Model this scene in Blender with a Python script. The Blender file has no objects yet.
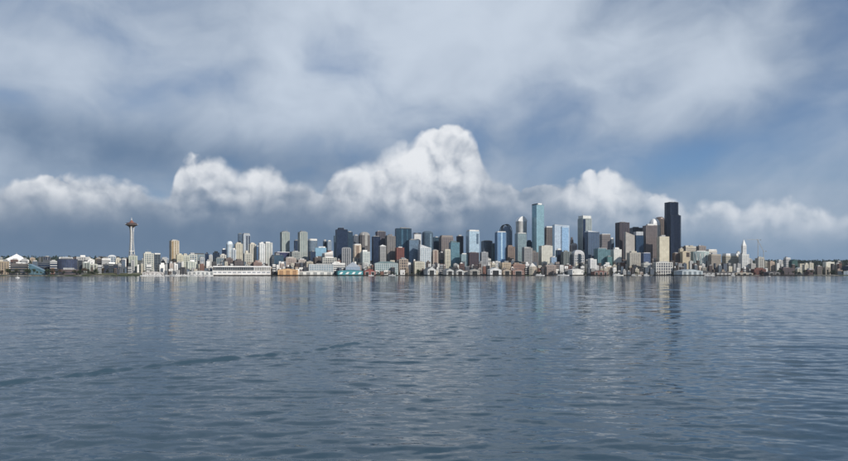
import bpy, math, random
import numpy as np
from math import radians as R, sin, cos, pi, atan2

# ------------------------------------------------------------------ camera
sc = bpy.context.scene
F = 614.0            # focal length in photo pixels (848 px wide)
CX, HY = 424.0, 274.5   # image centre column, eye-level row
CAMH = 5.0           # eye height above the water (boat deck)
cam_d = bpy.data.cameras.new('camera')
cam = bpy.data.objects.new('camera', cam_d)
sc.collection.objects.link(cam)
cam.location = (0, 0, CAMH)
cam.rotation_euler = (R(90), 0, 0)
cam_d.sensor_width = 36.0
cam_d.lens = 36.0 * F / 848.0
cam_d.shift_y = (HY - 230.5) / 848.0
cam_d.clip_start = 0.5
cam_d.clip_end = 60000
sc.camera = cam

# ------------------------------------------------------------------ view
vs = sc.view_settings
vs.view_transform = 'Standard'
vs.look = 'None'
vs.exposure = 0.0
vs.gamma = 1.0
vs.use_curve_mapping = False
sc.cycles.max_bounces = 6
sc.cycles.use_denoising = True
sc.cycles.sample_clamp_indirect = 4.0
sc.cycles.caustics_reflective = False
sc.cycles.caustics_refractive = False

# ------------------------------------------------------------------ node expression helper
class E:
    def __init__(s, t, sock): s.t, s.s = t, sock
    def _m(s, op, *o, clamp=False):
        n = s.t.nodes.new('ShaderNodeMath'); n.operation = op; n.use_clamp = clamp
        for i, a in enumerate((s,) + o):
            if isinstance(a, E): s.t.links.new(a.s, n.inputs[i])
            else: n.inputs[i].default_value = a
        return E(s.t, n.outputs[0])
    def __add__(s, o): return s._m('ADD', o)
    __radd__ = __add__
    def __sub__(s, o): return s._m('SUBTRACT', o)
    def __rsub__(s, o): return s._m('MULTIPLY', -1.0) + o
    def __mul__(s, o): return s._m('MULTIPLY', o)
    __rmul__ = __mul__
    def __truediv__(s, o): return s._m('DIVIDE', o)
    def abs(s): return s._m('ABSOLUTE')
    def max(s, o): return s._m('MAXIMUM', o)
    def min(s, o): return s._m('MINIMUM', o)
    def pow(s, o): return s._m('POWER', o)
    def exp(s): return s._m('EXPONENT')
    def clamp(s): return s._m('ADD', 0.0, clamp=True)
    def smooth(s, a, b):
        n = s.t.nodes.new('ShaderNodeMapRange'); n.interpolation_type = 'SMOOTHSTEP'
        s.t.links.new(s.s, n.inputs[0]); n.inputs[1].default_value = a; n.inputs[2].default_value = b
        return E(s.t, n.outputs[0])
def comb(t, x, y, z=0.0):
    n = t.nodes.new('ShaderNodeCombineXYZ')
    for i, a in enumerate((x, y, z)):
        if isinstance(a, E): t.links.new(a.s, n.inputs[i])
        else: n.inputs[i].default_value = a
    return E(t, n.outputs[0])
def noise(t, vec, scale, detail=5, rough=0.5, dist=0.0, col=False, dim='3D', lac=2.0):
    n = t.nodes.new('ShaderNodeTexNoise'); n.noise_dimensions = dim
    t.links.new(vec.s, n.inputs['Vector'])
    n.inputs['Scale'].default_value = scale; n.inputs['Detail'].default_value = detail
    n.inputs['Roughness'].default_value = rough; n.inputs['Distortion'].default_value = dist
    n.inputs['Lacunarity'].default_value = lac
    return E(t, n.outputs[1 if col else 0])
def mixc(t, a, b, f, mode='MIX'):
    n = t.nodes.new('ShaderNodeMix'); n.data_type = 'RGBA'; n.blend_type = mode
    for i, v in ((0, f), (6, a), (7, b)):
        if isinstance(v, E): t.links.new(v.s, n.inputs[i])
        elif i == 0: n.inputs[0].default_value = v
        else: n.inputs[i].default_value = (*v, 1.0)
    return E(t, n.outputs[2])
def curve(t, x, pts):
    """float curve of x through pts [(x, y)], all in 0..1"""
    n = t.nodes.new('ShaderNodeFloatCurve'); t.links.new(x.s, n.inputs['Value'])
    c = n.mapping.curves[0]
    c.points[0].location = pts[0]; c.points[1].location = pts[-1]
    for p in pts[1:-1]: c.points.new(*p)
    for p in c.points: p.handle_type = 'AUTO_CLAMPED'
    n.mapping.update()
    return E(t, n.outputs[0])

# ------------------------------------------------------------------ sun: behind the camera, to the right, low winter sun
SUN_EL, SUN_AZ = R(27), R(50)          # azimuth measured to the right of straight behind the camera
to_sun = (sin(SUN_AZ) * cos(SUN_EL), -cos(SUN_AZ) * cos(SUN_EL), sin(SUN_EL))
sd = bpy.data.lights.new('sun', 'SUN'); sd.energy = 4.2; sd.angle = R(0.5); sd.color = (1.0, 0.94, 0.85)
so = bpy.data.objects.new('sun', sd); sc.collection.objects.link(so)
from mathutils import Vector
so.rotation_euler = Vector(to_sun).to_track_quat('Z', 'Y').to_euler()
so.location = (400, -300, 300)

# ------------------------------------------------------------------ world: clear sky + cloud decks, laid out by compass direction and elevation
w = bpy.data.worlds.new('World'); sc.world = w; w.use_nodes = True
t = w.node_tree; t.nodes.clear()
out = t.nodes.new('ShaderNodeOutputWorld'); bg = t.nodes.new('ShaderNodeBackground')
t.links.new(bg.outputs[0], out.inputs[0])
tc = t.nodes.new('ShaderNodeTexCoord')
sep = t.nodes.new('ShaderNodeSeparateXYZ'); t.links.new(tc.outputs['Generated'], sep.inputs[0])
dx, dy, dz = (E(t, sep.outputs[i]) for i in range(3))
az = dx._m('ARCTAN2', dy); el = dz._m('ARCSINE')
sky = t.nodes.new('ShaderNodeTexSky'); sky.sky_type = 'NISHITA'; sky.sun_disc = False
sky.sun_elevation = SUN_EL; sky.sun_rotation = math.atan2(to_sun[0], to_sun[1])
sky.air_density = 1.0; sky.dust_density = 0.1; sky.ozone_density = 3.0
skyc = E(t, sky.outputs[0])
n = t.nodes.new('ShaderNodeVectorMath'); n.operation = 'SCALE'; n.inputs[3].default_value = 0.085
t.links.new(skyc.s, n.inputs[0]); clear = mixc(t, E(t, n.outputs[0]), (0.82, 0.97, 1.18), 1.0, 'MULTIPLY')
def pxaz(px): return math.atan((px - CX) / F)
def pxel(px, py): return math.atan((HY - py) / math.hypot(F, px - CX))
AZR = 0.70
def azn(px): return pxaz(px) / (2 * AZR) + 0.5
azs = (az / (2 * AZR) + 0.5)
# high stratus sheet
def n2(x, y, scale, detail, rough, dist=0.0):
    return noise(t, comb(t, x, y), scale, detail, rough, dist, dim='2D')
inv = (dz.max(0.0) + 0.12)
s1 = n2(dx / inv * 0.55 + 3.1, dy / inv, 0.8, 3, 0.5)
wv = n2(az + 2.9, el * 1.3 + 5.1, 4.0, 3, 0.5)
s2 = n2(az + wv * 0.22 + 1.3, el * 1.7 - az * 0.10 + wv * 0.22, 3.2, 4, 0.48)
s3 = n2(az + wv * 0.14 + 7.7, el * 1.4 - az * 0.10 + wv * 0.14, 7.0, 7, 0.52)
# broad regions of the sheet (thin towards the right of the view, a dark belt above the cumulus on the left)
def gauss(a0, e0, wa, we, rot=0.0):
    ca, sa = cos(rot), sin(rot)
    da, de = az - a0, el - e0
    p = (da * ca + de * sa) / wa; q = (de * ca - da * sa) / we
    return ((p * p + q * q) * -1.0).exp()
blue_gap = gauss(pxaz(740), pxel(740, 150), 0.24, 0.050, 0.06) + gauss(pxaz(890), pxel(890, 60), 0.17, 0.16) * 0.8 + gauss(pxaz(60), pxel(60, 105), 0.20, 0.03) * 0.35
belt = gauss(pxaz(110), pxel(110, 150), 0.42, 0.045, -0.05) + gauss(pxaz(520), pxel(520, 145), 0.16, 0.03) * 0.30
bright = gauss(pxaz(500), pxel(500, 55), 0.30, 0.13) + gauss(pxaz(40), pxel(40, 50), 0.30, 0.08) * 0.6 + gauss(pxaz(690), pxel(690, 80), 0.16, 0.05, -0.15) * 0.5 + gauss(pxaz(335), pxel(335, 45), 0.12, 0.08) * 1.1
cover = (s1 * 0.30 + s2 * 0.50 + s3 * 0.30 - blue_gap * 0.17).smooth(0.12, 0.62)
tone = (s2 * 0.70 + s1 * 0.20 + s3 * 0.66 - 0.35 + bright * 0.20 - belt * 0.46 - blue_gap * 0.14).smooth(-0.16, 0.98)
stratus = mixc(t, (0.112, 0.180, 0.290), (0.60, 0.675, 0.775), tone)
col = mixc(t, clear, stratus, cover * 0.86 + 0.08)
# cumulus bank: top profile and base by direction, ragged by noise
TOPS = [(-40, 186), (0, 184), (30, 176), (60, 170), (90, 170), (115, 177), (140, 186), (158, 193), (166, 192), (174, 176), (182, 161), (200, 153), (220, 156),
        (236, 168), (244, 170), (256, 163), (274, 166), (294, 178), (312, 186), (319, 190), (326, 178), (345, 164), (375, 153), (405, 143), (424, 130), (440, 119), (455, 118),
        (468, 126), (478, 142), (486, 166), (504, 183), (545, 185), (572, 177), (590, 168), (608, 165), (626, 171), (640, 186), (648, 191), (656, 186), (668, 188), (682, 198),
        (694, 203), (706, 201), (726, 200), (742, 204), (760, 198), (784, 194), (800, 200), (814, 208), (830, 203), (850, 206), (890, 202)]
prof = curve(t, azs, [(max(0.0, min(1.0, azn(a))), pxel(a, b) * 3.0) for a, b in TOPS]) / 3.0
basel = curve(t, azs, [(max(0.0, min(1.0, azn(a))), pxel(a, b) * 3.0) for a, b in [(-40, 208), (160, 214), (320, 214), (480, 222), (560, 222), (640, 230), (700, 234), (890, 234)]]) / 3.0
glow = curve(t, azs, [(max(0.0, min(1.0, azn(a))), b) for a, b in [(-40, .74), (90, .80), (150, .62), (178, .80), (240, .84), (318, .66), (335, .84), (450, .96), (476, .74), (494, .52), (545, .54), (575, .72), (606, .88), (640, .60), (668, .80), (700, .72), (780, .82), (890, .72)]])
wrp = n2(az + 4.4, el + 2.2, 22.0, 3, 0.5)
def puff(oa, oe):
    p = comb(t, az + wrp * 0.020 + oa, el + wrp * 0.020 + oe)
    a = noise(t, p, 13.0, 8, 0.52, dim='2D')
    v = t.nodes.new('ShaderNodeTexVoronoi'); v.voronoi_dimensions = '2D'; v.feature = 'F1'
    v.inputs['Scale'].default_value = 28.0; v.inputs['Detail'].default_value = 1.6; v.inputs['Roughness'].default_value = 0.5
    t.links.new(p.s, v.inputs['Vector'])
    q = E(t, v.outputs['Distance'])
    return a, a * 0.95 - q * q * 0.24
a0, h0 = puff(0, 0); a1, h1 = puff(0.011, 0.013)      # second sample towards the sun for relief
d = prof + (h0 - 0.34) * 0.036 - el
soft = n2(az + 9.1, el * 1.5, 6.0, 2, 0.5)
m1 = (d / ((soft - 0.30).max(0.0) * 0.060 + 0.004)).smooth(0.0, 1.0)
right = az.smooth(pxaz(420), pxaz(740))
span = curve(t, azs, [(max(0.0, min(1.0, azn(a))), b * 3) for a, b in [(-40, .060), (140, .062), (240, .085), (330, .100), (440, .135), (500, .100), (600, .095), (700, .060), (890, .060)]]) / 3.0
up = (el - basel) / span
lit = up.smooth(-0.75, 0.80) * 0.60 + (d.max(0.0) * -26.0).exp() * 0.16 + (h0 - h1) * (up.smooth(-0.3, 0.6) * 0.68 + 0.06) + (a0 - 0.5) * 0.42 + (soft - 0.5) * 0.42
shade = mixc(t, (0.132, 0.198, 0.300), (0.196, 0.285, 0.405), right)
cum = mixc(t, shade, (0.86, 0.88, 0.91), (lit * (glow * 1.22)).smooth(0.02, 0.98))
col = mixc(t, col, cum, m1 * 0.96)
# distant murk along the horizon
col = mixc(t, col, mixc(t, (0.112, 0.184, 0.290), (0.165, 0.270, 0.415), right), (el.max(0.0) * -15.0).exp() * 0.80)
t.links.new(col.s, bg.inputs[0]); bg.inputs[1].default_value = 1.0
w.cycles.sampling_method = 'MANUAL'; w.cycles.sample_map_resolution = 512

# ------------------------------------------------------------------ helpers
rnd = random.Random(7)
COL = sc.collection
def tag(o, label=None, cat=None, group=None, kind=None):
    if label: o['label'] = label
    if cat: o['category'] = cat
    if group: o['group'] = group
    if kind: o['kind'] = kind
    return o
def empty(name, loc, rz=0.0):
    o = bpy.data.objects.new(name, None); COL.objects.link(o)
    o.location = loc; o.rotation_euler = (0, 0, rz); o.empty_display_size = 5
    return o
class MB:
    def __init__(s): s.v, s.f = [], []
    def quad(s, *p):
        i = len(s.v); s.v += p; s.f.append(tuple(range(i, i + len(p))))
    def box(s, x0, x1, y0, y1, z0, z1):
        i = len(s.v)
        s.v += [(x0, y0, z0), (x1, y0, z0), (x1, y1, z0), (x0, y1, z0), (x0, y0, z1), (x1, y0, z1), (x1, y1, z1), (x0, y1, z1)]
        s.f += [(i, i+3, i+2, i+1), (i+4, i+5, i+6, i+7), (i, i+1, i+5, i+4), (i+1, i+2, i+6, i+5), (i+2, i+3, i+7, i+6), (i+3, i, i+4, i+7)]
    def prism(s, poly, z0, z1, topf=None):
        """extruded polygon; topf(x, y) gives an uneven top"""
        i, n = len(s.v), len(poly)
        s.v += [(x, y, z0) for x, y in poly] + [(x, y, topf(x, y) if topf else z1) for x, y in poly]
        for k in range(n):
            m = (k + 1) % n; s.f.append((i + k, i + m, i + n + m, i + n + k))
        s.f.append(tuple(range(i + n, i + 2 * n))); s.f.append(tuple(range(i + n - 1, i - 1, -1)))
    def rings(s, poly, zs, h, out):
        p2 = offset(poly, out); p1 = offset(poly, -0.1); n = len(poly)
        for z in zs:
            i = len(s.v)
            s.v += [(x, y, z) for x, y in p1] + [(x, y, z) for x, y in p2] + [(x, y, z + h) for x, y in p2] + [(x, y, z + h) for x, y in p1]
            for k in range(n):
                m = (k + 1) % n
                for r in range(3): s.f.append((i + r*n + k, i + r*n + m, i + (r+1)*n + m, i + (r+1)*n + k))
    def piers(s, poly, z0, z1, spacing, wd, out, minedge=3.0):
        n = len(poly)
        for k in range(n):
            a, b = poly[k], poly[(k + 1) % n]
            L = math.hypot(b[0]-a[0], b[1]-a[1])
            if L < minedge: continue
            ux, uy = (b[0]-a[0]) / L, (b[1]-a[1]) / L; nx, ny = uy, -ux
            m = max(1, round(L / spacing)); hw = min(wd / 2, L / m * 0.45)
            for j in range(m + 1):
                c = min(max(L * j / m, hw), L - hw)
                e0, e1 = c - hw, c + hw
                q = [(a[0]+ux*e0-nx*.1, a[1]+uy*e0-ny*.1), (a[0]+ux*e0+nx*out, a[1]+uy*e0+ny*out),
                     (a[0]+ux*e1+nx*out, a[1]+uy*e1+ny*out), (a[0]+ux*e1-nx*.1, a[1]+uy*e1-ny*.1)]
                i = len(s.v)
                s.v += [(x, y, z0) for x, y in q] + [(x, y, z1) for x, y in q]
                for r in range(3): s.f.append((i+r, i+r+1, i+5+r, i+4+r))
                s.f.append((i+4, i+5, i+6, i+7))
    def lathe(s, prof, n=24, cx=0.0, cy=0.0):
        i = len(s.v)
        for r, z in prof:
            s.v += [(cx + r * cos(2*pi*k/n), cy + r * sin(2*pi*k/n), z) for k in range(n)]
        for j in range(len(prof) - 1):
            for k in range(n):
                m = (k + 1) % n; s.f.append((i+j*n+k, i+j*n+m, i+(j+1)*n+m, i+(j+1)*n+k))
        s.f.append(tuple(i + (len(prof)-1)*n + k for k in range(n)))
    def tube(s, pts, rad, n=6):
        """swept tube through points; rad is a number or a list"""
        i0 = len(s.v)
        for j, p in enumerate(pts):
            p = Vector(p); a = Vector(pts[max(j-1, 0)]); b = Vector(pts[min(j+1, len(pts)-1)])
            d = (b - a).normalized(); u = d.cross(Vector((0, 1, 0)) if abs(d.y) < 0.9 else Vector((1, 0, 0))).normalized(); v = d.cross(u)
            r = rad[j] if isinstance(rad, (list, tuple)) else rad
            for k in range(n):
                q = p + (u * cos(2*pi*k/n) + v * sin(2*pi*k/n)) * r; s.v.append(tuple(q))
        for j in range(len(pts) - 1):
            for k in range(n):
                m = (k + 1) % n; s.f.append((i0+j*n+k, i0+j*n+m, i0+(j+1)*n+m, i0+(j+1)*n+k))
        s.f.append(tuple(i0+k for k in range(n))); s.f.append(tuple(i0+(len(pts)-1)*n+k for k in range(n)))
    def mesh(s, name, m):
        me = bpy.data.meshes.new(name); me.from_pydata(s.v, [], s.f); me.materials.append(m); me.update()
        return me
    def build(s, name, m, parent=None, smooth=False, kind=None):
        me = s.mesh(name, m)
        if smooth:
            for p in me.polygons: p.use_smooth = True
        o = bpy.data.objects.new(name, me); COL.objects.link(o); o.parent = parent
        if kind: o['kind'] = kind
        return o
def offset(poly, d):
    n = len(poly); r = []
    for k in range(n):
        a, b, c = poly[k-1], poly[k], poly[(k+1) % n]
        def nrm(p, q):
            L = math.hypot(q[0]-p[0], q[1]-p[1]) or 1e-6
            return ((q[1]-p[1]) / L, -(q[0]-p[0]) / L)
        n1, n2_ = nrm(a, b), nrm(b, c)
        mx, my = n1[0]+n2_[0], n1[1]+n2_[1]; q = mx*mx + my*my
        f = min(2.0 / max(q, 0.2), 4.0) * 1.0
        r.append((b[0] + mx * d * f * 1.0, b[1] + my * d * f * 1.0))
    return r

# ------------------------------------------------------------------ materials (all procedural)
_mats = {}
def newmat(name):
    m = bpy.data.materials.new(name); m.use_nodes = True
    return m, m.node_tree, m.node_tree.nodes['Principled BSDF']
def mute(c, k=0.72):
    l = .25*c[0] + .6*c[1] + .15*c[2]
    return tuple(l + (x - l)*k for x in c)
def wallm(c, rough=0.8, var=0.22, scale=0.06):
    c = mute(c, 0.66); l_ = max(c); c = tuple(x * (0.80 + 0.25 * min(1, max(0, (l_ - .4) / .3))) for x in c)
    key = ('w', tuple(round(x, 3) for x in c), rough)
    if key in _mats: return _mats[key]
    m, t, b = newmat('wall_%d' % len(_mats))
    tc = t.nodes.new('ShaderNodeTexCoord'); p = E(t, tc.outputs['Object'])
    n1 = noise(t, p, scale, 4, 0.6); n2_ = noise(t, p, scale * 9, 3, 0.6)
    f = (n1 * 0.65 + n2_ * 0.35).smooth(0.3, 0.7)
    lo = tuple(x * (1 - var) * k for x, k in zip(c, (1.02, 1.0, 0.97))); hi = tuple(min(0.9, x * (1 + var * 0.6)) for x in c)
    colr = mixc(t, lo, hi, f)
    t.links.new(colr.s, b.inputs['Base Color']); b.inputs['Roughness'].default_value = rough
    b.inputs['Specular IOR Level'].default_value = 0.3
    _mats[key] = m; return m
def glassm(c, metal=0.45, rough=0.12, pane=(4.5, 4.5, 4.0), var=0.16):
    c = tuple(min(.85, x*1.2) for x in mute(c, 0.88))
    """window glass: each pane a little different in tint and tilt"""
    key = ('g', tuple(round(x, 3) for x in c), metal, rough, pane)
    if key in _mats: return _mats[key]
    m, t, b = newmat('glass_%d' % len(_mats))
    tc = t.nodes.new('ShaderNodeTexCoord'); p = E(t, tc.outputs['Object'])
    sn = t.nodes.new('ShaderNodeVectorMath'); sn.operation = 'SNAP'; sn.inputs[1].default_value = pane
    ad = t.nodes.new('ShaderNodeVectorMath'); ad.operation = 'ADD'; ad.inputs[1].default_value = (0.013, 0.017, 0.4)
    t.links.new(p.s, ad.inputs[0]); t.links.new(ad.outputs[0], sn.inputs[0])
    wn = t.nodes.new('ShaderNodeTexWhiteNoise'); t.links.new(sn.outputs[0], wn.inputs['Vector'])
    r = E(t, wn.outputs['Value']); big = noise(t, p, 0.03, 3, 0.6)
    f = (r * 0.75 + big * 0.5 - 0.12).clamp()
    colr = mixc(t, tuple(x * (1 - var) for x in c), tuple(min(0.9, x * (1 + var) + 0.01) for x in c), f)
    t.links.new(colr.s, b.inputs['Base Color'])
    b.inputs['Metallic'].default_value = metal
    t.links.new((r * 0.04 + rough).s, b.inputs['Roughness'])
    nm = t.nodes.new('ShaderNodeVectorMath'); nm.operation = 'MULTIPLY_ADD'
    sb = t.nodes.new('ShaderNodeVectorMath'); sb.operation = 'SUBTRACT'; sb.inputs[1].default_value = (0.5, 0.5, 0.5)
    t.links.new(wn.outputs['Color'], sb.inputs[0]); t.links.new(sb.outputs[0], nm.inputs[0]); nm.inputs[1].default_value = (0.016,) * 3
    ge = t.nodes.new('ShaderNodeNewGeometry'); t.links.new(ge.outputs['Normal'], nm.inputs[2])
    no = t.nodes.new('ShaderNodeVectorMath'); no.operation = 'NORMALIZE'; t.links.new(nm.outputs[0], no.inputs[0])
    t.links.new(no.outputs[0], b.inputs['Normal'])
    _mats[key] = m; return m
WHITE, CREAM, BEIGE, TAN = (.72, .72, .70), (.62, .56, .43), (.50, .45, .37), (.44, .33, .20)
GREY, LGREY, DGREY, STONE = (.30, .31, .32), (.48, .49, .50), (.11, .115, .125), (.42, .40, .36)
BRICK, BROWN, MAUVE, DBROWN = (.26, .10, .07), (.20, .14, .11), (.20, .15, .15), (.09, .065, .06)
NAVY, DARKG, TEAL, SKYB, PALEB = (.012, .026, .060), (.022, .034, .050), (.10, .24, .29), (.13, .33, .62), (.40, .52, .62)
SLATE, PGREEN, BLUE = (.10, .15, .21), (.36, .43, .40), (.05, .13, .27)
WIN = (.035, .045, .06)

# ------------------------------------------------------------------ lie of the land
def shore(X):
    """distance (Y) of the sea wall at X"""
    return np.interp(X, [-9000, -3200, -1208, 97, 1657, 4200, 9000], [900, 1150, 1750, 2300, 2400, 2350, 2000])
def gz(X, Y):
    s = Y - shore(X)
    flat = np.interp(X, [-1300, -900, 700, 1000], [0.75, 0.9, 1.0, 0.35])
    z = np.interp(s, [-30, -4, 0, 30, 620, 1100, 1700, 3000, 9000], [-6, -6, 3.4, 3.8, 46, 62, 82, 88, 70])
    low = np.interp(s, [-30, -4, 0, 30, 620, 1100, 1700, 3000, 9000], [-6, -6, 3.4, 3.8, 12, 48, 84, 92, 70])
    k = (flat - 0.35) / 0.65
    return z * k + low * (1 - k)
def ppos(px, D): return ((px - CX) / F * D)
def pz(py, D): return (HY - py) / F * D + CAMH
def shoreD(px):
    D = 2200.0
    for _ in range(20): D = float(shore(ppos(px, D)))
    return D

m, t, b = newmat('town_ground')
tc = t.nodes.new('ShaderNodeTexCoord'); p = E(t, tc.outputs['Object'])
g1 = noise(t, p, 0.012, 6, 0.6); g2 = noise(t, p, 0.09, 4, 0.6)
c1 = mixc(t, (.055, .058, .06), (.16, .15, .135), g2.smooth(.35, .65))
c2 = mixc(t, c1, mixc(t, (.018, .028, .014), (.05, .06, .03), g2.smooth(.3, .7)), g1.smooth(.46, .56))
t.links.new(c2.s, b.inputs['Base Color']); b.inputs['Roughness'].default_value = 0.95
GROUND = m
xs = np.concatenate([np.linspace(-9000, -1800, 13)[:-1], np.arange(-1800, 2400, 50.0), np.linspace(2400, 9000, 12)])
so_ = np.array([-30, -4, 0, 30, 60, 100, 150, 210, 280, 350, 430, 520, 620, 740, 860, 980, 1100, 1300, 1500, 1700, 2100, 3000, 5000, 9000, 20000])
V = []
for j, s_ in enumerate(so_):
    for x in xs:
        Y = float(shore(x)) + s_
        z = float(gz(x, Y)) + (sin(x * .011 + s_ * .02) + sin(x * .023 - s_ * .013)) * min(max(s_ - 80, 0), 1500) * 0.0022
        V.append((x, Y, z))
nx = len(xs)
Fc = [(j*nx+i, j*nx+i+1, (j+1)*nx+i+1, (j+1)*nx+i) for j in range(len(so_)-1) for i in range(nx-1)]
me = bpy.data.meshes.new('ground'); me.from_pydata(V, [], Fc); me.materials.append(GROUND); me.update()
o = bpy.data.objects.new('ground', me); COL.objects.link(o); o['kind'] = 'structure'

# ------------------------------------------------------------------ water: real waves near by, finer ripple in the surface normal
m, t, b = newmat('sea_water')
tc = t.nodes.new('ShaderNodeTexCoord'); sp_ = t.nodes.new('ShaderNodeSeparateXYZ'); t.links.new(tc.outputs['Object'], sp_.inputs[0])
X_, Y_ = E(t, sp_.outputs[0]), E(t, sp_.outputs[1])
def wn2(sx, sy, sc_, det, off):
    n = noise(t, comb(t, X_ * sx + off, Y_ * sy + off * 1.7), sc_, det, 0.55, col=True, dim='2D')
    q = t.nodes.new('ShaderNodeVectorMath'); q.operation = 'SUBTRACT'; q.inputs[1].default_value = (0.5, 0.5, 0.5); t.links.new(n.s, q.inputs[0])
    return q
def vscale(q, v):
    n = t.nodes.new('ShaderNodeVectorMath'); n.operation = 'MULTIPLY'; t.links.new(q.outputs[0], n.inputs[0]); n.inputs[1].default_value = v; return n
def vadd(a, c):
    n = t.nodes.new('ShaderNodeVectorMath'); n.operation = 'ADD'; t.links.new(a.outputs[0], n.inputs[0]); t.links.new(c.outputs[0], n.inputs[1]); return n
fine = vscale(wn2(0.55, 1.0, 5.0, 3, 3.0), (0.045, 0.14, 0.0))
mid = vscale(wn2(0.45, 1.0, 0.9, 3, 11.0), (0.036, 0.14, 0.0))
swell = vscale(wn2(0.35, 1.0, 0.14, 3, 23.0), (0.012, 0.05, 0.0))
patch = noise(t, comb(t, X_ * 0.35, Y_), 0.018, 4, 0.55, dim='2D').smooth(0.32, 0.68) * 0.75 + 0.55
tot = vadd(vadd(fine, mid), swell)
scn = t.nodes.new('ShaderNodeVectorMath'); scn.operation = 'SCALE'; t.links.new(tot.outputs[0], scn.inputs[0]); t.links.new(patch.s, scn.inputs[3])
ge = t.nodes.new('ShaderNodeNewGeometry')
sm = t.nodes.new('ShaderNodeVectorMath'); sm.operation = 'ADD'; t.links.new(ge.outputs['Normal'], sm.inputs[0]); t.links.new(scn.outputs[0], sm.inputs[1])
no = t.nodes.new('ShaderNodeVectorMath'); no.operation = 'NORMALIZE'; t.links.new(sm.outputs[0], no.inputs[0])
t.links.new(no.outputs[0], b.inputs['Normal'])
b.inputs['Base Color'].default_value = (0.032, 0.064, 0.092, 1)
b.inputs['Roughness'].default_value = 0.07; b.inputs['IOR'].default_value = 1.333
WATER = m
ys = [6.0]
while ys[-1] < 520: ys.append(ys[-1] * 1.0042)
ys = np.array(ys)
th = np.linspace(-0.98, 0.98, 560)                # across, as a fraction of the distance
YY, TT = np.meshgrid(ys, th, indexing='ij'); XX = YY * TT
cell = np.maximum(YY * 0.0042, YY * (th[1] - th[0]))
rg = np.random.default_rng(5)
Z = np.zeros_like(XX)
def vnoise(x, y, seed):
    q = np.random.default_rng(seed); s_ = 0
    for _ in range(7):
        a = q.uniform(0, 2*pi); s_ = s_ + np.sin(x * cos(a) + y * sin(a) + q.uniform(0, 6.28)) 
    return s_ / 7 ** 0.5
gust = np.clip(1.0 + 0.45 * vnoise(XX * 0.10, YY * 0.16, 3), 0.25, 2.0)
for i in range(110):
    lam = 0.45 * (22.0 ** (i / 109.0)); k = 2 * pi / lam
    a = rg.normal(0.12, 0.40)                    # travel direction about -Y
    slope = 0.0135 * (1.6 if lam < 1.8 else 0.42) * rg.uniform(0.6, 1.4)
    fade = np.clip((lam / cell - 2.0) / 2.5, 0, 1)
    ph = k * (XX * sin(a) + YY * cos(a)) + rg.uniform(0, 6.28)
    Z += fade * slope / k * (np.sin(ph) + 0.18 * np.cos(2 * ph)) * (gust if lam < 3 else 1.0)
# wake of a passing boat: a packet of crests along a slanting line
ax, ay, bx_, by_ = -24.0, 23.0, -3.0, 46.0
L = math.hypot(bx_-ax, by_-ay); ux, uy = (bx_-ax)/L, (by_-ay)/L
al = (XX-ax)*ux + (YY-ay)*uy; cr = -(XX-ax)*uy + (YY-ay)*ux + 0.5*np.sin(al*0.35)
env = np.exp(-(cr/0.62)**2) * np.clip((L+6-al)/10, 0, 1) * np.clip((al+30)/10, 0, 1) * np.clip(0.75 + 0.5*vnoise(al*1.3, cr*0.2, 8), 0.3, 1.0)
Z += 0.14 * env * np.cos(2*pi*cr/1.25)
edge = np.clip((0.98-np.abs(TT))/0.06, 0, 1) * np.clip((520-YY)/120, 0, 1) * np.clip((YY-6)/1.5, 0, 1)
Z *= edge
nr, nc = XX.shape
V = np.stack([XX.ravel(), YY.ravel(), Z.ravel()], 1)
idx = np.arange(nr*nc).reshape(nr, nc)
Fq = np.stack([idx[:-1, :-1].ravel(), idx[:-1, 1:].ravel(), idx[1:, 1:].ravel(), idx[1:, :-1].ravel()], 1)
# the rest of the bay, calm mesh, joined on at the edges
B = 12000.0
ex = np.array([(-B, -B, 0), (B, -B, 0), (B, 6, 0), (B, 520, 0), (B, B, 0), (-B, B, 0), (-B, 520, 0), (-B, 6, 0)])
n0 = len(V); V = np.concatenate([V, ex])
polys = [list(map(int, q)) for q in ()]
faces = Fq.tolist()
bl, br, tl, tr = int(idx[0, 0]), int(idx[0, -1]), int(idx[-1, 0]), int(idx[-1, -1])
faces += [[n0, n0+1, n0+2] + [int(i) for i in idx[0, ::-1]] + [n0+7], [n0+6, n0+7] + [int(i) for i in idx[:, 0]],
          [n0+2, n0+3] + [int(i) for i in idx[::-1, -1]], [n0+6] + [int(i) for i in idx[-1, :]] + [n0+3, n0+4, n0+5]]
me = bpy.data.meshes.new('water'); me.from_pydata(V.tolist(), [], faces); me.materials.append(WATER)
sm_ = np.ones(len(me.polygons), dtype=bool); me.polygons.foreach_set('use_smooth', sm_); me.update()
o = bpy.data.objects.new('water', me); COL.objects.link(o); o['kind'] = 'structure'

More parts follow.
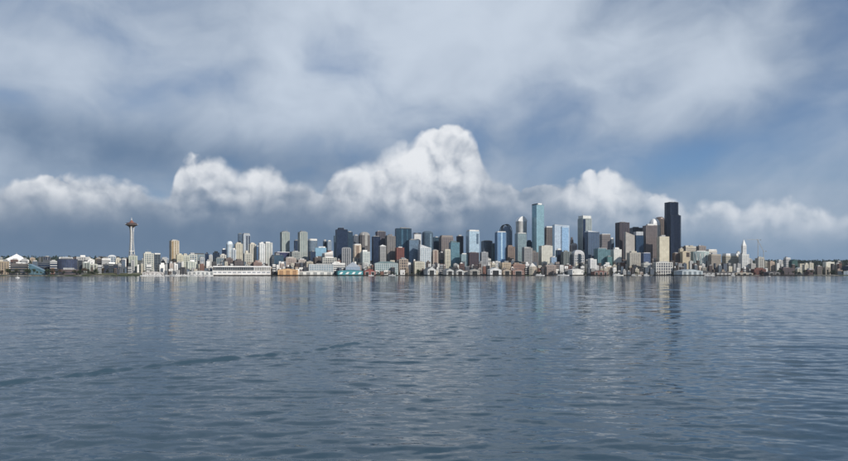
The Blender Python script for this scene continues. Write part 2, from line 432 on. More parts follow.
# ------------------------------------------------------------------ building kit
def foot(shape, w, d):
    a, c = w / 2, d / 2
    if shape == 'cham':
        q = min(a, c) * 0.42
        return [(-a+q, -c), (a-q, -c), (a, -c+q), (a, c-q), (a-q, c), (-a+q, c), (-a, c-q), (-a, -c+q)]
    if shape == 'round':
        r = []
        for k in range(28):
            th_ = 2*pi*k/28 - pi/2; e = 0.62
            r.append((a * math.copysign(abs(cos(th_))**e, cos(th_)), c * math.copysign(abs(sin(th_))**e, sin(th_))))
        return r
    if shape == 'cyl':
        return [(a * cos(2*pi*k/28 - pi/2), c * sin(2*pi*k/28 - pi/2)) for k in range(28)]
    if shape == 'bow':      # bowed front, straight back
        return [(-a + w*k/10, -c + (abs(k-5)/5.0)**2 * d * 0.28) for k in range(11)] + [(a, c), (-a, c)]
    if shape == 'lobes':    # three stacked concave bays
        return [(-a, -c*.3), (-a*.72, -c), (-a*.2, -c*.80), (a*.3, -c*.88), (a*.62, -c*.98), (a, -c*.55), (a*.86, 0), (a, c*.5), (a*.5, c), (-a*.5, c), (-a, c*.4)]
    return [(-a, -c), (a, -c), (a, c), (-a, c)]
STY = {  # floor height, band height, band projection, pier spacing, pier width, pier projection
    'glass': (4.0, 0.9, 0.10, 9.0, 1.1, 0.35), 'strip': (6.4, 3.0, 0.40, 0, 0, 0), 'punch': (4.4, 1.9, 0.30, 6.6, 2.9, 0.40),
    'fins': (4.0, 0.8, 0.15, 7.6, 2.7, 0.90), 'balc': (3.4, 1.1, 1.20, 9.5, 3.6, 0.50), 'grid': (6.6, 1.9, 0.5, 8.0, 2.0, 0.55),
    'solid': (4.4, 3.0, 0.30, 5.5, 4.0, 0.34), 'bigwin': (9.0, 2.2, 0.5, 9.0, 3.0, 0.55)}
PLACED = []; DIM = {}; SEEN = []
def rect_axes(r):
    cx, cy, w_, d_, th_ = r
    ux, uy = cos(th_), sin(th_)
    return [(cx + sx*w_/2*ux - sy*d_/2*uy, cy + sx*w_/2*uy + sy*d_/2*ux) for sx, sy in ((-1,-1),(1,-1),(1,1),(-1,1))]
def hit(r1, r2):
    if math.hypot(r1[0]-r2[0], r1[1]-r2[1]) > (r1[2]+r1[3]+r2[2]+r2[3]) * 0.5 + 2: return False
    A, Bq = rect_axes(r1), rect_axes(r2)
    for th_ in (r1[4], r1[4]+pi/2, r2[4], r2[4]+pi/2):
        c_, s_ = cos(th_), sin(th_)
        pa = [x*c_+y*s_ for x, y in A]; pb = [x*c_+y*s_ for x, y in Bq]
        if max(pa) <= min(pb) + 0.5 or max(pb) <= min(pa) + 0.5: return False
    return True
def fit(x0, x1, D, yaw, k, shape='rect', dmax=60.0):
    """footprint centre and size so that it spans columns x0..x1 seen from the water"""
    X = ppos((x0+x1)/2, D); w_ = (x1-x0)/F*D; d_ = min(w_*k, dmax)
    for _ in range(8):
        d_ = max(8.0, min(w_*k, dmax)); c_, s_ = cos(yaw), sin(yaw)
        q = [(X + x*c_ - y*s_, D + x*s_ + y*c_) for x, y in foot(shape, w_, d_)]
        u = [CX + F*x/y for x, y in q]; e = (x1-x0) / (max(u)-min(u))
        w_ = max(3.0, w_*e); X += ((x0+x1)/2 - (max(u)+min(u))/2) / F * D
    return X, w_, d_
def def_yaw(px): return R(float(np.interp(px, [0, 330, 400, 560, 848], [34, 31, 16, 9, 6])))
def facade(poly, z0, z1, style, wall, glass, parent, metal, top=True, gname='glazing'):
    fh, bh, bo, ps, pw, po = STY[style]
    g = MB(); g.prism(poly, z0, z1); g.build(gname, glassm(glass, metal) if style != 'none' else wallm(wall), parent)
    c_ = MB(); nfl = max(1, int((z1 - z0) / fh)); st = (z1 - z0) / nfl
    c_.rings(poly, [z0 + st*j for j in range(nfl)] + [z1 - bh*0.9], bh, bo)
    if ps: c_.piers(poly, z0, z1 - 0.05, ps, pw, po)
    c_.build('facade_cladding', glassm(wall, metal, 0.22) if style == 'glass' else wallm(wall), parent, kind='stuff')
def rooftop(poly, z1, wall, parent, rng, mech=True):
    xs_ = [x for x, y in poly]; ys_ = [y for x, y in poly]; w_, d_ = max(xs_)-min(xs_), max(ys_)-min(ys_); cx, cy = (max(xs_)+min(xs_))/2, (max(ys_)+min(ys_))/2
    r = MB(); r.prism(offset(poly, -0.3), z1, z1 + 0.35); r.build('roof', wallm(rng.choice([GREY, LGREY, STONE, (.2, .2, .2)])), parent)
    pr = MB(); pr.rings(poly, [z1], 1.2, 0.38); pr.rings(offset(poly, -0.6), [z1 + .3], 0.9, -0.2); pr.build('parapet', wallm(wall), parent)
    if mech and w_ > 10:
        b_ = MB(); a, c_ = w_ * rng.uniform(.18, .32), d_ * rng.uniform(.18, .32); ox, oy = w_*rng.uniform(-.12, .12), d_*rng.uniform(-.1, .1)
        h = rng.uniform(3.5, 8.0)
        b_.box(cx+ox-a, cx+ox+a, cy+oy-c_, cy+oy+c_, z1+.3, z1+h); b_.build('penthouse', wallm(rng.choice([LGREY, GREY, wall, WHITE])), parent)
        if w_ > 24 and rng.random() < .45:
            an = MB(); ax_ = cx + w_*rng.uniform(-.25, .25); an.tube([(ax_, cy, z1+h-1), (ax_, cy, z1+h+rng.uniform(7, 16))], [.55, .2], 5); an.build('antenna', wallm((.4,.4,.42)), parent)
        if w_ > 24 and rng.random() < .6:
            b2 = MB(); a2, e2 = w_*rng.uniform(.08, .16), d_*rng.uniform(.1, .2); o2 = w_*rng.choice([-1, 1])*rng.uniform(.18, .3)
            b2.box(cx+o2-a2, cx+o2+a2, cy-e2, cy+e2, z1+.3, z1+rng.uniform(2.5, 5)); b2.build('lift_housing', wallm(rng.choice([GREY, LGREY, DGREY])), parent)
        u = MB()
        for _ in range(rng.randint(2, 4)):
            ux_, uy_ = cx + w_*rng.uniform(-.36, .36), cy + d_*rng.uniform(-.36, .36); q = rng.uniform(1, 2.2)
            u.box(ux_-q, ux_+q, uy_-q, uy_+q, z1+.3, z1+rng.uniform(2.0, 3.2))
        u.build('rooftop_unit', wallm((.38, .39, .40)), parent, kind='stuff')
def loft(mb, poly, z, steps, closed=True):
    """stack of shrinking copies of poly: steps = [(scale x, scale y, dz)]"""
    i0 = len(mb.v); n_ = len(poly); L = [(1, 1, 0)] + steps
    for a, c_, dz_ in L: mb.v += [(x*a, y*c_, z + dz_) for x, y in poly]
    for j in range(len(L)-1):
        for k in range(n_):
            m_ = (k+1) % n_; mb.f.append((i0+j*n_+k, i0+j*n_+m_, i0+(j+1)*n_+m_, i0+(j+1)*n_+k))
    mb.f.append(tuple(i0+(len(L)-1)*n_+k for k in range(n_)))
def tower(x0, x1, yt, s, style, wall, glass, label, k=0.8, yaw=None, name='office_tower', cat='tower', shape='rect', roof='flat',
          ch=0.0, rc=WHITE, tiers=(), panels=(), metal=0.22, group=None, podium=None, antenna=None, dmax=60.0, sub=None, upper=None, on_pier=None, lite=False):
    rng = random.Random(int(x0*17 + yt*31 + s))
    if yaw is None: yaw = def_yaw((x0+x1)/2)
    else: yaw = R(yaw)
    D = shoreD((x0+x1)/2) + s
    for _ in range(60):
        X, w_, d_ = fit(x0, x1, D, yaw, k, shape, dmax); r = (X, D, w_, d_, yaw)
        if not any(hit(r, q) for q in PLACED): break
        D += 14.0
    PLACED.append(r); SEEN.append((x0, x1, yt + ch*.5, D))
    base = float(gz(X, D)) - 6.0 if on_pier is None else on_pier
    DIM[label] = (w_, d_, D, base)
    root = empty(name, (X, D, base), yaw); tag(root, label, cat, group)
    ztop = pz(yt, D) - base; zb = pz(yt + ch, D) - base
    zb = max(zb, 8.0 if on_pier is None else 2.0); ztop = max(ztop, zb)
    poly = foot(shape, w_, d_); ht = ztop - zb
    z0 = 0.0
    if podium:   # (extra width factor, top row, wall colour, style)
        pf, py_, pc, ps_ = podium; zp = max(6.0, pz(py_, D) - base)
        pp = foot('rect', w_*pf, d_*min(pf, 1.1)); facade(pp, 0, zp, ps_, pc, WIN, root, 0.3, gname='podium'); z0 = zp
        rr = MB(); rr.prism(offset(pp, -.3), zp, zp+.4); rr.build('podium_roof', wallm(GREY), root)
    if style == 'plain':
        g = MB(); g.prism(poly, 0, zb); g.build('wall', wallm(wall), root)
    else: facade(poly, z0, zb, style, wall, glass, root, metal)
    if roof == 'flat': rooftop(poly, zb, wall, root, rng)
    elif roof == 'cap':
        rooftop(poly, zb, wall, root, rng, False)
        c_ = MB(); c_.prism([(x*.93, y*.93) for x, y in poly], zb+.3, ztop); c_.build('crown', wallm(rc), root)
        c_ = MB(); c_.rings([(x*.93, y*.93) for x, y in poly], [zb + ht*.45, ztop-1], .8, .3); c_.build('crown_trim', wallm(rc), root)
    elif roof == 'dome':
        c_ = MB(); c_.prism(poly, zb, zb+.5); loft(c_, poly, zb+.5, [(cos(a)**.9, cos(a)**.9, ht*sin(a)) for a in [pi/2*j/7*.97 for j in range(8)]]); c_.build('dome', wallm(rc, .5), root, smooth=False)
    elif roof == 'vault':
        c_ = MB(); pr_ = [(-w_/2 + w_*j/12, ht*sin(pi*(j/12))**.7) for j in range(13)]
        i = len(c_.v); c_.v += [(x, -d_/2, zb+z+.1) for x, z in pr_] + [(x, d_/2, zb+z+.1) for x, z in pr_]
        for j in range(12): c_.f.append((i+j, i+j+1, i+14+j, i+13+j))
        c_.f.append(tuple(range(i, i+13))); c_.f.append(tuple(range(i+25, i+12, -1))); c_.build('vaulted_roof', wallm(rc, .4), root)
    elif roof == 'pyramid':
        c_ = MB(); c_.prism(offset(poly, .5), zb, zb+1.0); loft(c_, poly, zb+1.0, [(.55, .55, ht*.45), (.18, .18, ht*.85), (.04, .04, ht)]); c_.build('pyramid_roof', wallm(rc), root)
    elif roof in ('wedgeR', 'wedgeL'):     # roof falls to the right / left
        sg = 1 if roof == 'wedgeL' else -1
        c_ = MB(); c_.prism(poly, zb, ztop, topf=lambda x, y: zb + .1 + ht*(.5 + sg*x/w_)); c_.build('sloped_top', glassm(glass, metal) if rc is None else wallm(rc), root)
    elif roof == 'gable':
        c_ = MB(); a, c2 = w_/2+.8, d_/2+.8
        c_.v += [(-a,-c2,zb),(a,-c2,zb),(a,c2,zb),(-a,c2,zb),(0,-c2,ztop),(0,c2,ztop)]; c_.f += [(0,1,4),(1,2,5,4),(2,3,5),(3,0,4,5),(0,3,2,1)]
        c_.build('roof', wallm(rc), root)
    elif roof == 'hip':
        c_ = MB(); a, c2 = w_/2+.8, d_/2+.8
        c_.v += [(-a,-c2,zb),(a,-c2,zb),(a,c2,zb),(-a,c2,zb),(-a*.45,0,ztop),(a*.45,0,ztop)]; c_.f += [(0,1,5,4),(1,2,5),(2,3,4,5),(3,0,4),(0,3,2,1)]
        c_.build('roof', wallm(rc), root)
    elif roof == 'arch':   # open ribbed arch crown
        rooftop(poly, zb, wall, root, rng, False)
        for off in (-.42, 0, .42):
            c_ = MB(); pts = [(-w_*.48*cos(pi*j/12), d_*off, zb+.3 + ht*sin(pi*j/12)) for j in range(13)]
            c_.tube(pts, 1.6, 6); c_.build('crown_arch', wallm(rc), root)
        c_ = MB()
        for j in range(2, 11):
            c_.box(-w_*.48*cos(pi*j/12)-.5, -w_*.48*cos(pi*j/12)+.5, -d_*.42, d_*.42, zb + ht*sin(pi*j/12)-.4, zb + ht*sin(pi*j/12)+.6)
        c_.build('crown_rib', wallm(rc), root, kind='stuff')
    elif roof == 'round':
        c_ = MB(); c_.prism(poly, zb, zb+.2); loft(c_, poly, zb+.2, [(cos(a)**.55, .6+.4*cos(a), ht*sin(a)) for a in [pi/2*j/6*.93 for j in range(7)]]); c_.build('rounded_top', glassm(rc, metal), root)
    elif roof == 'frame':
        rooftop(poly, zb, wall, root, rng)
        c_ = MB(); c_.rings(poly, [ztop-1.4], 1.4, .4); c_.piers(poly, zb, ztop, 7, .9, .35); c_.build('roof_frame', wallm(rc), root)
    if upper:              # same plan, narrower, going on up
        a0_, a1_, uy_ = upper; zt = pz(uy_, D) - base
        pp = [(x + w_*(a0_+a1_)/2, y) for x, y in foot(shape, w_*(a1_-a0_), d_*.9)]
        facade(pp, zb+.4, zt, style, wall, glass, root, metal, gname='upper_shaft'); rooftop(pp, zt, wall, root, rng)
    for tr in tiers:       # further volumes: (fx0, fx1, fy0, fy1, top row, style, wall, glass)
        a0_, a1_, b0, b1, ty, ts, tw, tg = tr
        pp = [(w_*a0_, d_*b0), (w_*a1_, d_*b0), (w_*a1_, d_*b1), (w_*a0_, d_*b1)]
        zt = pz(ty, D) - base; zs_ = zb + .4 if (zt > zb and abs(a0_) <= .5 and abs(a1_) <= .5) else 0.0
        facade(pp, zs_, zt, ts, tw, tg, root, metal, gname='upper_storey' if zs_ else 'wing'); rooftop(pp, zt, tw, root, rng, False)
    for pn in panels:      # recessed or applied bays, or painted reflections, on the front: (fx0, fx1, top row, bottom row, colour, is_glass)
        a0_, a1_, y0_, y1_, c0, ig = pn
        q = MB(); q.box(w_*a0_, w_*a1_, -d_/2-1.1, -d_/2+.5, max(1.0, pz(y1_, D)-base), pz(y0_, D)-base)
        q.build('bay_or_reflection', glassm(c0, metal) if ig else wallm(c0), root)
    if antenna:            # (fx, top row)
        q = MB(); zt = pz(antenna[1], D) - base; q.tube([(w_*antenna[0], 0, ztop-3), (w_*antenna[0], 0, (ztop+zt)/2), (w_*antenna[0], 0, zt)], [1.1, .7, .25], 6); q.build('antenna', wallm((.5, .5, .5)), root)
    return root

# ------------------------------------------------------------------ towers and blocks, read off the skyline from left to right
B = []
def bl(*a, **k): B.append((a, k))
# far left: the low shore north of the lawn
bl(4, 29, 254.5, 330, 'strip', WHITE, WIN, 'wide hall under a broad white low-pitched roof with finial', name='exhibition_hall', cat='hall', roof='pyramid', ch=6, rc=(.78,.78,.78), antenna=(0, 252.5), dmax=90)
bl(-12, 9, 262, 60, 'punch', TAN, WIN, 'tan low apartment block beside the grey-brown waterfront offices', name='apartment_block', cat='building', tiers=[(-.3,.2,-.4,.4,260.5,'punch',CREAM,WIN)])
bl(11, 28, 264, 40, 'strip', (.24,.21,.19), WIN, 'grey-brown waterfront office building with ribbon windows by the teal sloped one', name='office_building', cat='building', yaw=8)
bl(28.5, 50, 264, 42, 'glass', (.16,.26,.30), (.08,.17,.22), 'teal glass building whose roof slopes down to the right', name='glass_pavilion', cat='building', roof='wedgeR', ch=8, rc=None, yaw=6, k=.4)
bl(10.5, 18, 260, 200, 'strip', (.20,.09,.07), WIN, 'small reddish brown building under the white-roofed hall', name='office_building', cat='building')
bl(38.5, 41.5, 257.5, 380, 'plain', DGREY, WIN, 'slim dark block next to the dark mullioned building', name='office_building', cat='building')
bl(42.5, 50.5, 257, 300, 'fins', (.10,.11,.13), NAVY, 'dark building with tall vertical mullions on the northern slope', name='office_building', cat='building')
bl(38, 56, 262.5, 130, 'strip', (.09,.11,.14), NAVY, 'long dark blue low building behind the teal sloped one', name='office_building', cat='building')
bl(57, 77.5, 259.6, 90, 'glass', (.05,.06,.10), (.05,.07,.13), 'round navy glass drum building with white rooftop penthouse', name='drum_building', cat='building', shape='cyl', k=.9, tiers=[(-.3,.15,-.3,.3,257.6,'plain' if False else 'strip',WHITE,LGREY)], yaw=6)
bl(50, 57, 261.5, 80, 'strip', LGREY, NAVY, 'navy block with pale floor edges joined beside the glass drum', name='office_building', cat='building')
bl(61, 79, 270, 30, 'strip', (.20,.14,.14), WIN, 'low mauve-brown quay building in front of the glass drum', name='quay_building', cat='building', yaw=10)
bl(76, 88, 257.3, 330, 'punch', LGREY, WIN, 'pale grey housing block on the hill behind the glass drum', name='apartment_block', cat='building')
bl(83, 90, 263, 150, 'balc', PGREEN, WIN, 'pale green apartment block with stepped balconies near the trees', name='apartment_block', cat='building')
bl(89, 97.5, 264.5, 160, 'balc', (.55,.58,.50), WIN, 'cream-green apartment block stepping down toward the lawn', name='apartment_block', cat='building', tiers=[(-.4,0,-.4,.4,262,'punch',WHITE,WIN)])
bl(87.5, 94.5, 260, 260, 'punch', WHITE, WIN, 'white flat-roofed apartments above the cream-green block', name='apartment_block', cat='building')
bl(101.5, 110.5, 258.8, 260, 'strip', WHITE, WIN, 'white low office building left of the rounded pale block', name='office_building', cat='building')
bl(107.5, 116, 255, 330, 'grid', (.48,.53,.58), SLATE, 'pale blue-grey block with a rounded roof near the observation tower', name='office_building', cat='building', roof='vault', ch=1.5, rc=(.6,.64,.68))
bl(115.5, 121, 259, 250, 'punch', CREAM, WIN, 'cream small block between rounded pale block and observation tower', name='apartment_block', cat='building')
bl(121.5, 127.5, 259.3, 240, 'punch', WHITE, WIN, 'white small block just left of the green-cream apartments', name='apartment_block', cat='building')
bl(103, 118, 264.5, 120, 'strip', (.06,.07,.09), NAVY, 'dark low building behind the sloping lawn', name='office_building', cat='building')
bl(128.5, 137.3, 256.2, 150, 'balc', (.50,.54,.44), (.20,.24,.21), 'green-cream apartment block at the foot of the observation tower', name='apartment_block', cat='building', yaw=30)
bl(136.8, 139, 265, 130, 'plain', WHITE, WIN, 'tiny white cube beside the green-cream apartments', name='service_building', cat='building')
bl(143.3, 153.6, 253.6, 170, 'grid', (.60,.60,.52), (.14,.17,.18), 'cream gridded block joined to the dark glass block with white roof', name='apartment_block', cat='building', k=.6)
bl(153.8, 160.5, 253.2, 190, 'glass', (.15,.17,.19), DARKG, 'dark glass block with white roof right of the cream gridded block', name='office_building', cat='building', roof='cap', ch=1.5)
bl(146, 151.3, 265, 70, 'strip', WHITE, WIN, 'small white box building below the cream gridded block', name='quay_building', cat='building')
bl(159, 165, 265, 75, 'plain', (.76,.76,.74), WIN, 'blank white box building near the tan slab tower', name='quay_building', cat='building')
bl(161, 168.5, 258.5, 330, 'strip', (.40,.46,.55), SLATE, 'blue-grey roofed block behind the white box building', name='office_building', cat='building')
bl(169.6, 179, 241, 160, 'fins', (.58,.50,.38), (.30,.24,.15), 'tan slab tower with cream side standing alone on the slope', name='apartment_tower', cat='tower', k=.7, yaw=44, panels=[(-.5,-.28,241.6,266,(.40,.26,.10),False)])
bl(176.3, 183, 255, 120, 'punch', (.60,.56,.38), WIN, 'yellow-cream block right at the foot of the tan slab tower', name='apartment_block', cat='building')
bl(182.5, 190, 255.8, 160, 'punch', (.54,.57,.46), WIN, 'pale green block with uneven roof beside yellow-cream block', name='apartment_block', cat='building', tiers=[(-.4,0,-.4,.3,254,'punch',CREAM,WIN)])
bl(186.5, 196, 262, 70, 'balc', (.55,.60,.52), (.22,.27,.26), 'pale mint apartment block with balconies close to the marina', name='apartment_block', cat='building')
bl(188, 197, 254.8, 200, 'grid', (.55,.57,.50), SLATE, 'cream-grey gridded block above the mint balconied apartments', name='apartment_block', cat='building')
bl(193, 204.5, 253.3, 260, 'glass', (.28,.33,.36), (.14,.19,.22), 'grey glass block with a dark roof above the marina', name='office_building', cat='building', roof='cap', ch=1.2, rc=DGREY)
# the northern cluster
bl(199.5, 204.5, 258, 110, 'grid', LGREY, SLATE, 'grey gridded block next to the dark navy block', name='apartment_block', cat='building')
bl(205, 208.6, 254, 180, 'glass', NAVY, NAVY, 'narrow dark navy block left of the pale grey block', name='office_building', cat='building')
bl(208.5, 212.5, 255.5, 200, 'punch', LGREY, WIN, 'narrow pale grey block between two navy ones', name='apartment_block', cat='building')
bl(213, 219.5, 253, 260, 'glass', DARKG, NAVY, 'dark flat-topped block behind the teal-grey one', name='office_building', cat='building')
bl(215, 224, 258.4, 120, 'grid', (.24,.30,.31), SLATE, 'teal-grey gridded block behind the white pier terminal', name='apartment_block', cat='building')
bl(219.5, 226, 255.2, 190, 'balc', (.60,.58,.52), WIN, 'cream stepped block above the teal-grey gridded one', name='apartment_block', cat='building')
bl(222, 226.4, 250, 330, 'glass', NAVY, NAVY, 'slender navy tower left of the white-fronted slim tower', name='office_tower')
bl(226.5, 232.7, 241.3, 240, 'balc', (.60,.66,.70), (.24,.36,.46), 'slim white-fronted apartment tower with a rounded top', name='apartment_tower', shape='round', roof='round', ch=3, rc=(.55,.62,.68), k=.9)
bl(224.5, 233, 258.8, 110, 'punch', (.19,.14,.13), WIN, 'dark brown block behind the white pier terminal', name='apartment_block', cat='building')
bl(232, 236, 250, 180, 'balc', (.46,.53,.60), SLATE, 'narrow blue-grey block between the slim white and the cream towers', name='apartment_tower')
bl(234.5, 242.5, 244.2, 230, 'balc', (.58,.54,.42), (.24,.24,.20), 'cream tower with stepped top left of the twin glass towers', name='apartment_tower', tiers=[(-.32,.3,-.3,.3,242.8,'punch',CREAM,WIN)])
bl(238, 242.3, 234.2, 420, 'glass', (.08,.12,.17), (.07,.11,.17), 'dark glass tower, left of the bright-edged twin', name='office_tower', shape='rect')
bl(242.4, 249.8, 233.4, 360, 'fins', (.50,.56,.62), (.16,.22,.30), 'bright-edged glass tower with a dark central stripe', name='office_tower', k=.9, panels=[(-.12,.14,236,262,NAVY,True),(.30,.5,236,262,NAVY,True)], roof='cap', ch=1.2, rc=LGREY)
bl(243, 252.2, 254, 130, 'punch', (.53,.52,.44), WIN, 'pale stone block with a small turret on its roof', name='apartment_block', cat='building', tiers=[(-.3,-.05,-.2,.2,251,'punch',CREAM,WIN)])
bl(248.8, 256, 244.5, 210, 'balc', (.58,.55,.46), (.22,.22,.20), 'cream balconied tower right of the bright-edged glass tower', name='apartment_tower', tiers=[(-.3,.3,-.3,.3,243.4,'punch',CREAM,WIN)])
bl(256.2, 260.2, 247, 250, 'glass', BLUE, (.07,.12,.20), 'narrow blue slab tower left of the white pair', name='apartment_tower')
bl(258.5, 265, 244, 180, 'balc', (.66,.68,.68), (.30,.35,.38), 'white balconied tower, left one of the white pair', name='apartment_tower', tiers=[(-.5,.0,-.5,.5,243.2,'balc',WHITE,SLATE)])
bl(264.5, 272.3, 243, 220, 'balc', (.58,.60,.57), (.24,.28,.29), 'grey-white balconied tower, right one of the white pair', name='apartment_tower', tiers=[(-.5,.1,-.5,.5,242.2,'balc',WHITE,SLATE)])
bl(233, 243, 261, 80, 'punch', (.16,.13,.13), WIN, 'low dark block left of the pale stone turreted one', name='apartment_block', cat='building')
bl(252, 262, 262.5, 70, 'punch', (.36,.22,.18), WIN, 'low reddish block behind the colonnade end of the pier terminal', name='apartment_block', cat='building')
bl(272, 283.5, 255.5, 110, 'glass', (.05,.09,.13), (.03,.07,.11), 'deep teal-navy glass block left of the purple-sided one', name='office_building', cat='building', yaw=30)
bl(274.5, 290, 252, 190, 'glass', (.05,.05,.11), (.03,.035,.09), 'navy office block with a bright white roof edge', name='office_building', cat='building', roof='cap', ch=.9, rc=(.75,.72,.76), k=.6)
bl(280.3, 289.5, 232.5, 300, 'balc', (.42,.48,.45), (.22,.29,.29), 'pale green glass tower, left one of the pale green pair', name='apartment_tower', k=.75, tiers=[(-.2,.3,-.3,.3,231.4,'glass',GREY,SLATE)])
bl(294, 299.5, 241, 380, 'glass', (.03,.05,.09), NAVY, 'navy tower between the pale green pair', name='office_tower')
bl(298, 307.4, 232.5, 230, 'balc', (.42,.47,.44), (.22,.28,.28), 'pale green glass tower, right one of the pale green pair', name='apartment_tower', k=.75, tiers=[(-.3,.2,-.3,.3,231.4,'glass',GREY,SLATE)])
bl(290, 300, 252, 160, 'punch', (.36,.40,.38), WIN, 'grey-green block in front of the pale green pair', name='apartment_block', cat='building')
bl(307.6, 317.4, 239, 330, 'glass', (.17,.22,.27), (.10,.14,.19), 'grey glass tower with a white curved crown', name='office_tower', shape='round', roof='cap', ch=2, rc=WHITE)
bl(309, 315.6, 252, 180, 'glass', (.04,.06,.10), NAVY, 'dark navy block under the white-crowned tower', name='office_building', cat='building')
bl(315, 326.4, 248.2, 210, 'plain', (.16,.44,.66), WIN, 'bright sky-blue wrapped block standing among the towers', name='wrapped_building', cat='building', roof='flat', k=.7, yaw=12)
bl(323, 326.8, 241.5, 400, 'glass', (.05,.07,.10), DARKG, 'narrow dark tower left of the grey-blue one', name='office_tower')
bl(326.6, 331.5, 241.5, 380, 'glass', (.26,.31,.36), (.16,.21,.27), 'grey-blue tower just left of the huge navy tower', name='office_tower')
bl(283.5, 296, 258.3, 110, 'punch', (.48,.37,.31), WIN, 'pinkish tan block behind the orange-tan pier shed', name='apartment_block', cat='building', tiers=[(-.2,.3,-.3,.3,257.2,'punch',BEIGE,WIN)])
bl(296.5, 306, 260, 100, 'punch', (.50,.43,.38), WIN, 'pink-grey block with small dark windows above the long white shed', name='apartment_block', cat='building')
bl(313, 321.5, 258, 110, 'punch', (.13,.10,.09), WIN, 'dark brown block left of the gridded cream block', name='apartment_block', cat='building', tiers=[(.1,.5,-.3,.3,256.5,'punch',BROWN,WIN)])
bl(305, 313, 262, 90, 'punch', (.52,.46,.34), WIN, 'cream-tan low block in front of the dark brown one', name='apartment_block', cat='building')
bl(321.5, 336.5, 258, 70, 'grid', (.55,.54,.47), (.12,.13,.14), 'cream gridded block close to the water by the teal pier shed', name='apartment_block', cat='building', yaw=20, k=.5)
bl(322, 333, 251, 150, 'strip', (.64,.62,.58), (.24,.22,.22), 'stepped white-roofed block above the gridded cream one', name='apartment_block', cat='building', roof='wedgeL', ch=2.5, rc=(.70,.66,.62), tiers=[(0,.4,-.2,.3,250.6,'punch',BRICK,WIN)])
# the dark cluster
bl(335.4, 347.6, 230, 260, 'glass', (.016,.030,.065), NAVY, 'huge navy glass tower, the leftmost of the dark cluster', name='office_tower', metal=.25, yaw=20)
bl(346.8, 352.6, 232.4, 330, 'glass', (.03,.055,.085), (.018,.045,.075), 'dark teal tower attached right of the huge navy tower', name='office_tower', metal=.3)
bl(333.8, 336.4, 236, 400, 'glass', (.10,.15,.18), (.06,.1,.12), 'sliver of a grey-green tower left of the huge navy tower', name='office_tower', k=1.5)
bl(352.8, 358.6, 236, 420, 'glass', (.15,.17,.20), (.08,.10,.13), 'grey tower half hidden between navy and faceted towers', name='office_tower')
bl(358.8, 369.8, 232, 340, 'fins', (.22,.20,.20), (.10,.11,.13), 'grey-brown faceted tower with a chamfered pale top', name='office_tower', shape='cham', roof='dome', ch=3.5, rc=(.36,.36,.36), panels=[(-.08,.2,233.5,246,(.42,.42,.40),False)])
bl(342, 350.8, 247.4, 130, 'fins', (.45,.46,.48), (.05,.06,.08), 'dark glass building framed by white corner piers', name='office_building', cat='building', roof='dome', ch=1.2, rc=GREY, yaw=6)
bl(353, 361.2, 244, 140, 'punch', (.62,.50,.36), (.16,.12,.09), 'cream and tan tower with a white top', name='apartment_tower', shape='cham', roof='cap', ch=1.4, rc=WHITE, podium=(1.08, 258.5, (.50,.46,.40), 'fins'), panels=[(-.12,.22,246,258,(.36,.24,.16),False)], yaw=12)
bl(360.6, 370, 252, 130, 'punch', (.50,.56,.55), (.20,.25,.26), 'pale grey-green block at the foot of the faceted tower', name='apartment_block', cat='building', yaw=26)
bl(371.8, 380.4, 237, 240, 'glass', (.016,.024,.05), NAVY, 'navy-black tower left of the grey-purple topped one', name='office_tower', metal=.3)
bl(375.6, 385.6, 232, 330, 'fins', (.17,.15,.19), (.03,.035,.05), 'dark tower with a grey-purple right side', name='office_tower', metal=.3)
bl(379, 386, 245, 150, 'punch', (.40,.40,.40), (.10,.11,.12), 'grey-white slender tower with a pale pointed cap', name='apartment_tower', roof='pyramid', ch=1.3, rc=WHITE)
bl(385.4, 395.2, 236.5, 200, 'fins', (.30,.27,.25), (.13,.13,.14), 'taupe ribbed tower left of the wide blue-black tower', name='office_tower', yaw=20, tiers=[(-.5,.1,-.5,.5,235.8,'fins',GREY,DARKG)])
bl(395, 411.4, 229, 230, 'glass', (.028,.058,.085), (.026,.065,.105), 'wide blue-black glass tower with faint vertical reflections painted as paler bays', name='office_tower', metal=.4, k=.55, yaw=12, panels=[(-.18,-.05,229.6,258,(.06,.14,.20),True),(.18,.26,229.6,258,(.05,.12,.17),True)])  # the paler glass panels are reflections put into the colour
bl(395.2, 404.2, 248, 150, 'punch', (.27,.075,.055), (.08,.04,.04), 'red-brown block against the wide blue-black tower', name='apartment_block', cat='building')
bl(413, 421.2, 233, 380, 'plain', (.62,.64,.66), WIN, 'pale panelled tower top under a dark open roof frame', name='office_tower', roof='frame', ch=1.6, rc=DARKG)
bl(407.5, 418.6, 240.4, 190, 'glass', (.15,.21,.27), (.10,.16,.23), 'blue-grey glass block in front of the wide blue-black tower', name='office_building', cat='building', yaw=16)
bl(418, 431, 244.6, 130, 'grid', (.60,.64,.66), (.30,.37,.42), 'pale white-grey block with slanting stepped roof', name='apartment_block', cat='building', roof='wedgeR', ch=3.5, rc=(.56,.6,.64))
bl(422, 433, 231, 300, 'glass', (.07,.11,.15), (.04,.075,.11), 'dark glass tower with a rounded top beside pale panelled tower', name='office_tower', shape='round', roof='round', ch=2.2, rc=(.08,.12,.16), panels=[(.1,.3,234,252,(.15,.22,.28),True)])
bl(432.4, 440, 237.6, 330, 'glass', (.04,.08,.12), (.03,.065,.10), 'dark blue tower left of the broad taupe tower', name='office_tower')
bl(439, 453.2, 235.6, 260, 'grid', (.31,.25,.23), (.13,.12,.13), 'broad taupe tower with a pale banded top storey', name='office_tower', roof='cap', ch=2, rc=(.38,.33,.31))
bl(432, 438.2, 250.6, 110, 'punch', (.50,.40,.32), (.20,.12,.10), 'cream and brown striped narrow block', name='apartment_block', cat='building', panels=[(-.1,.15,251,262,(.26,.14,.11),False)])
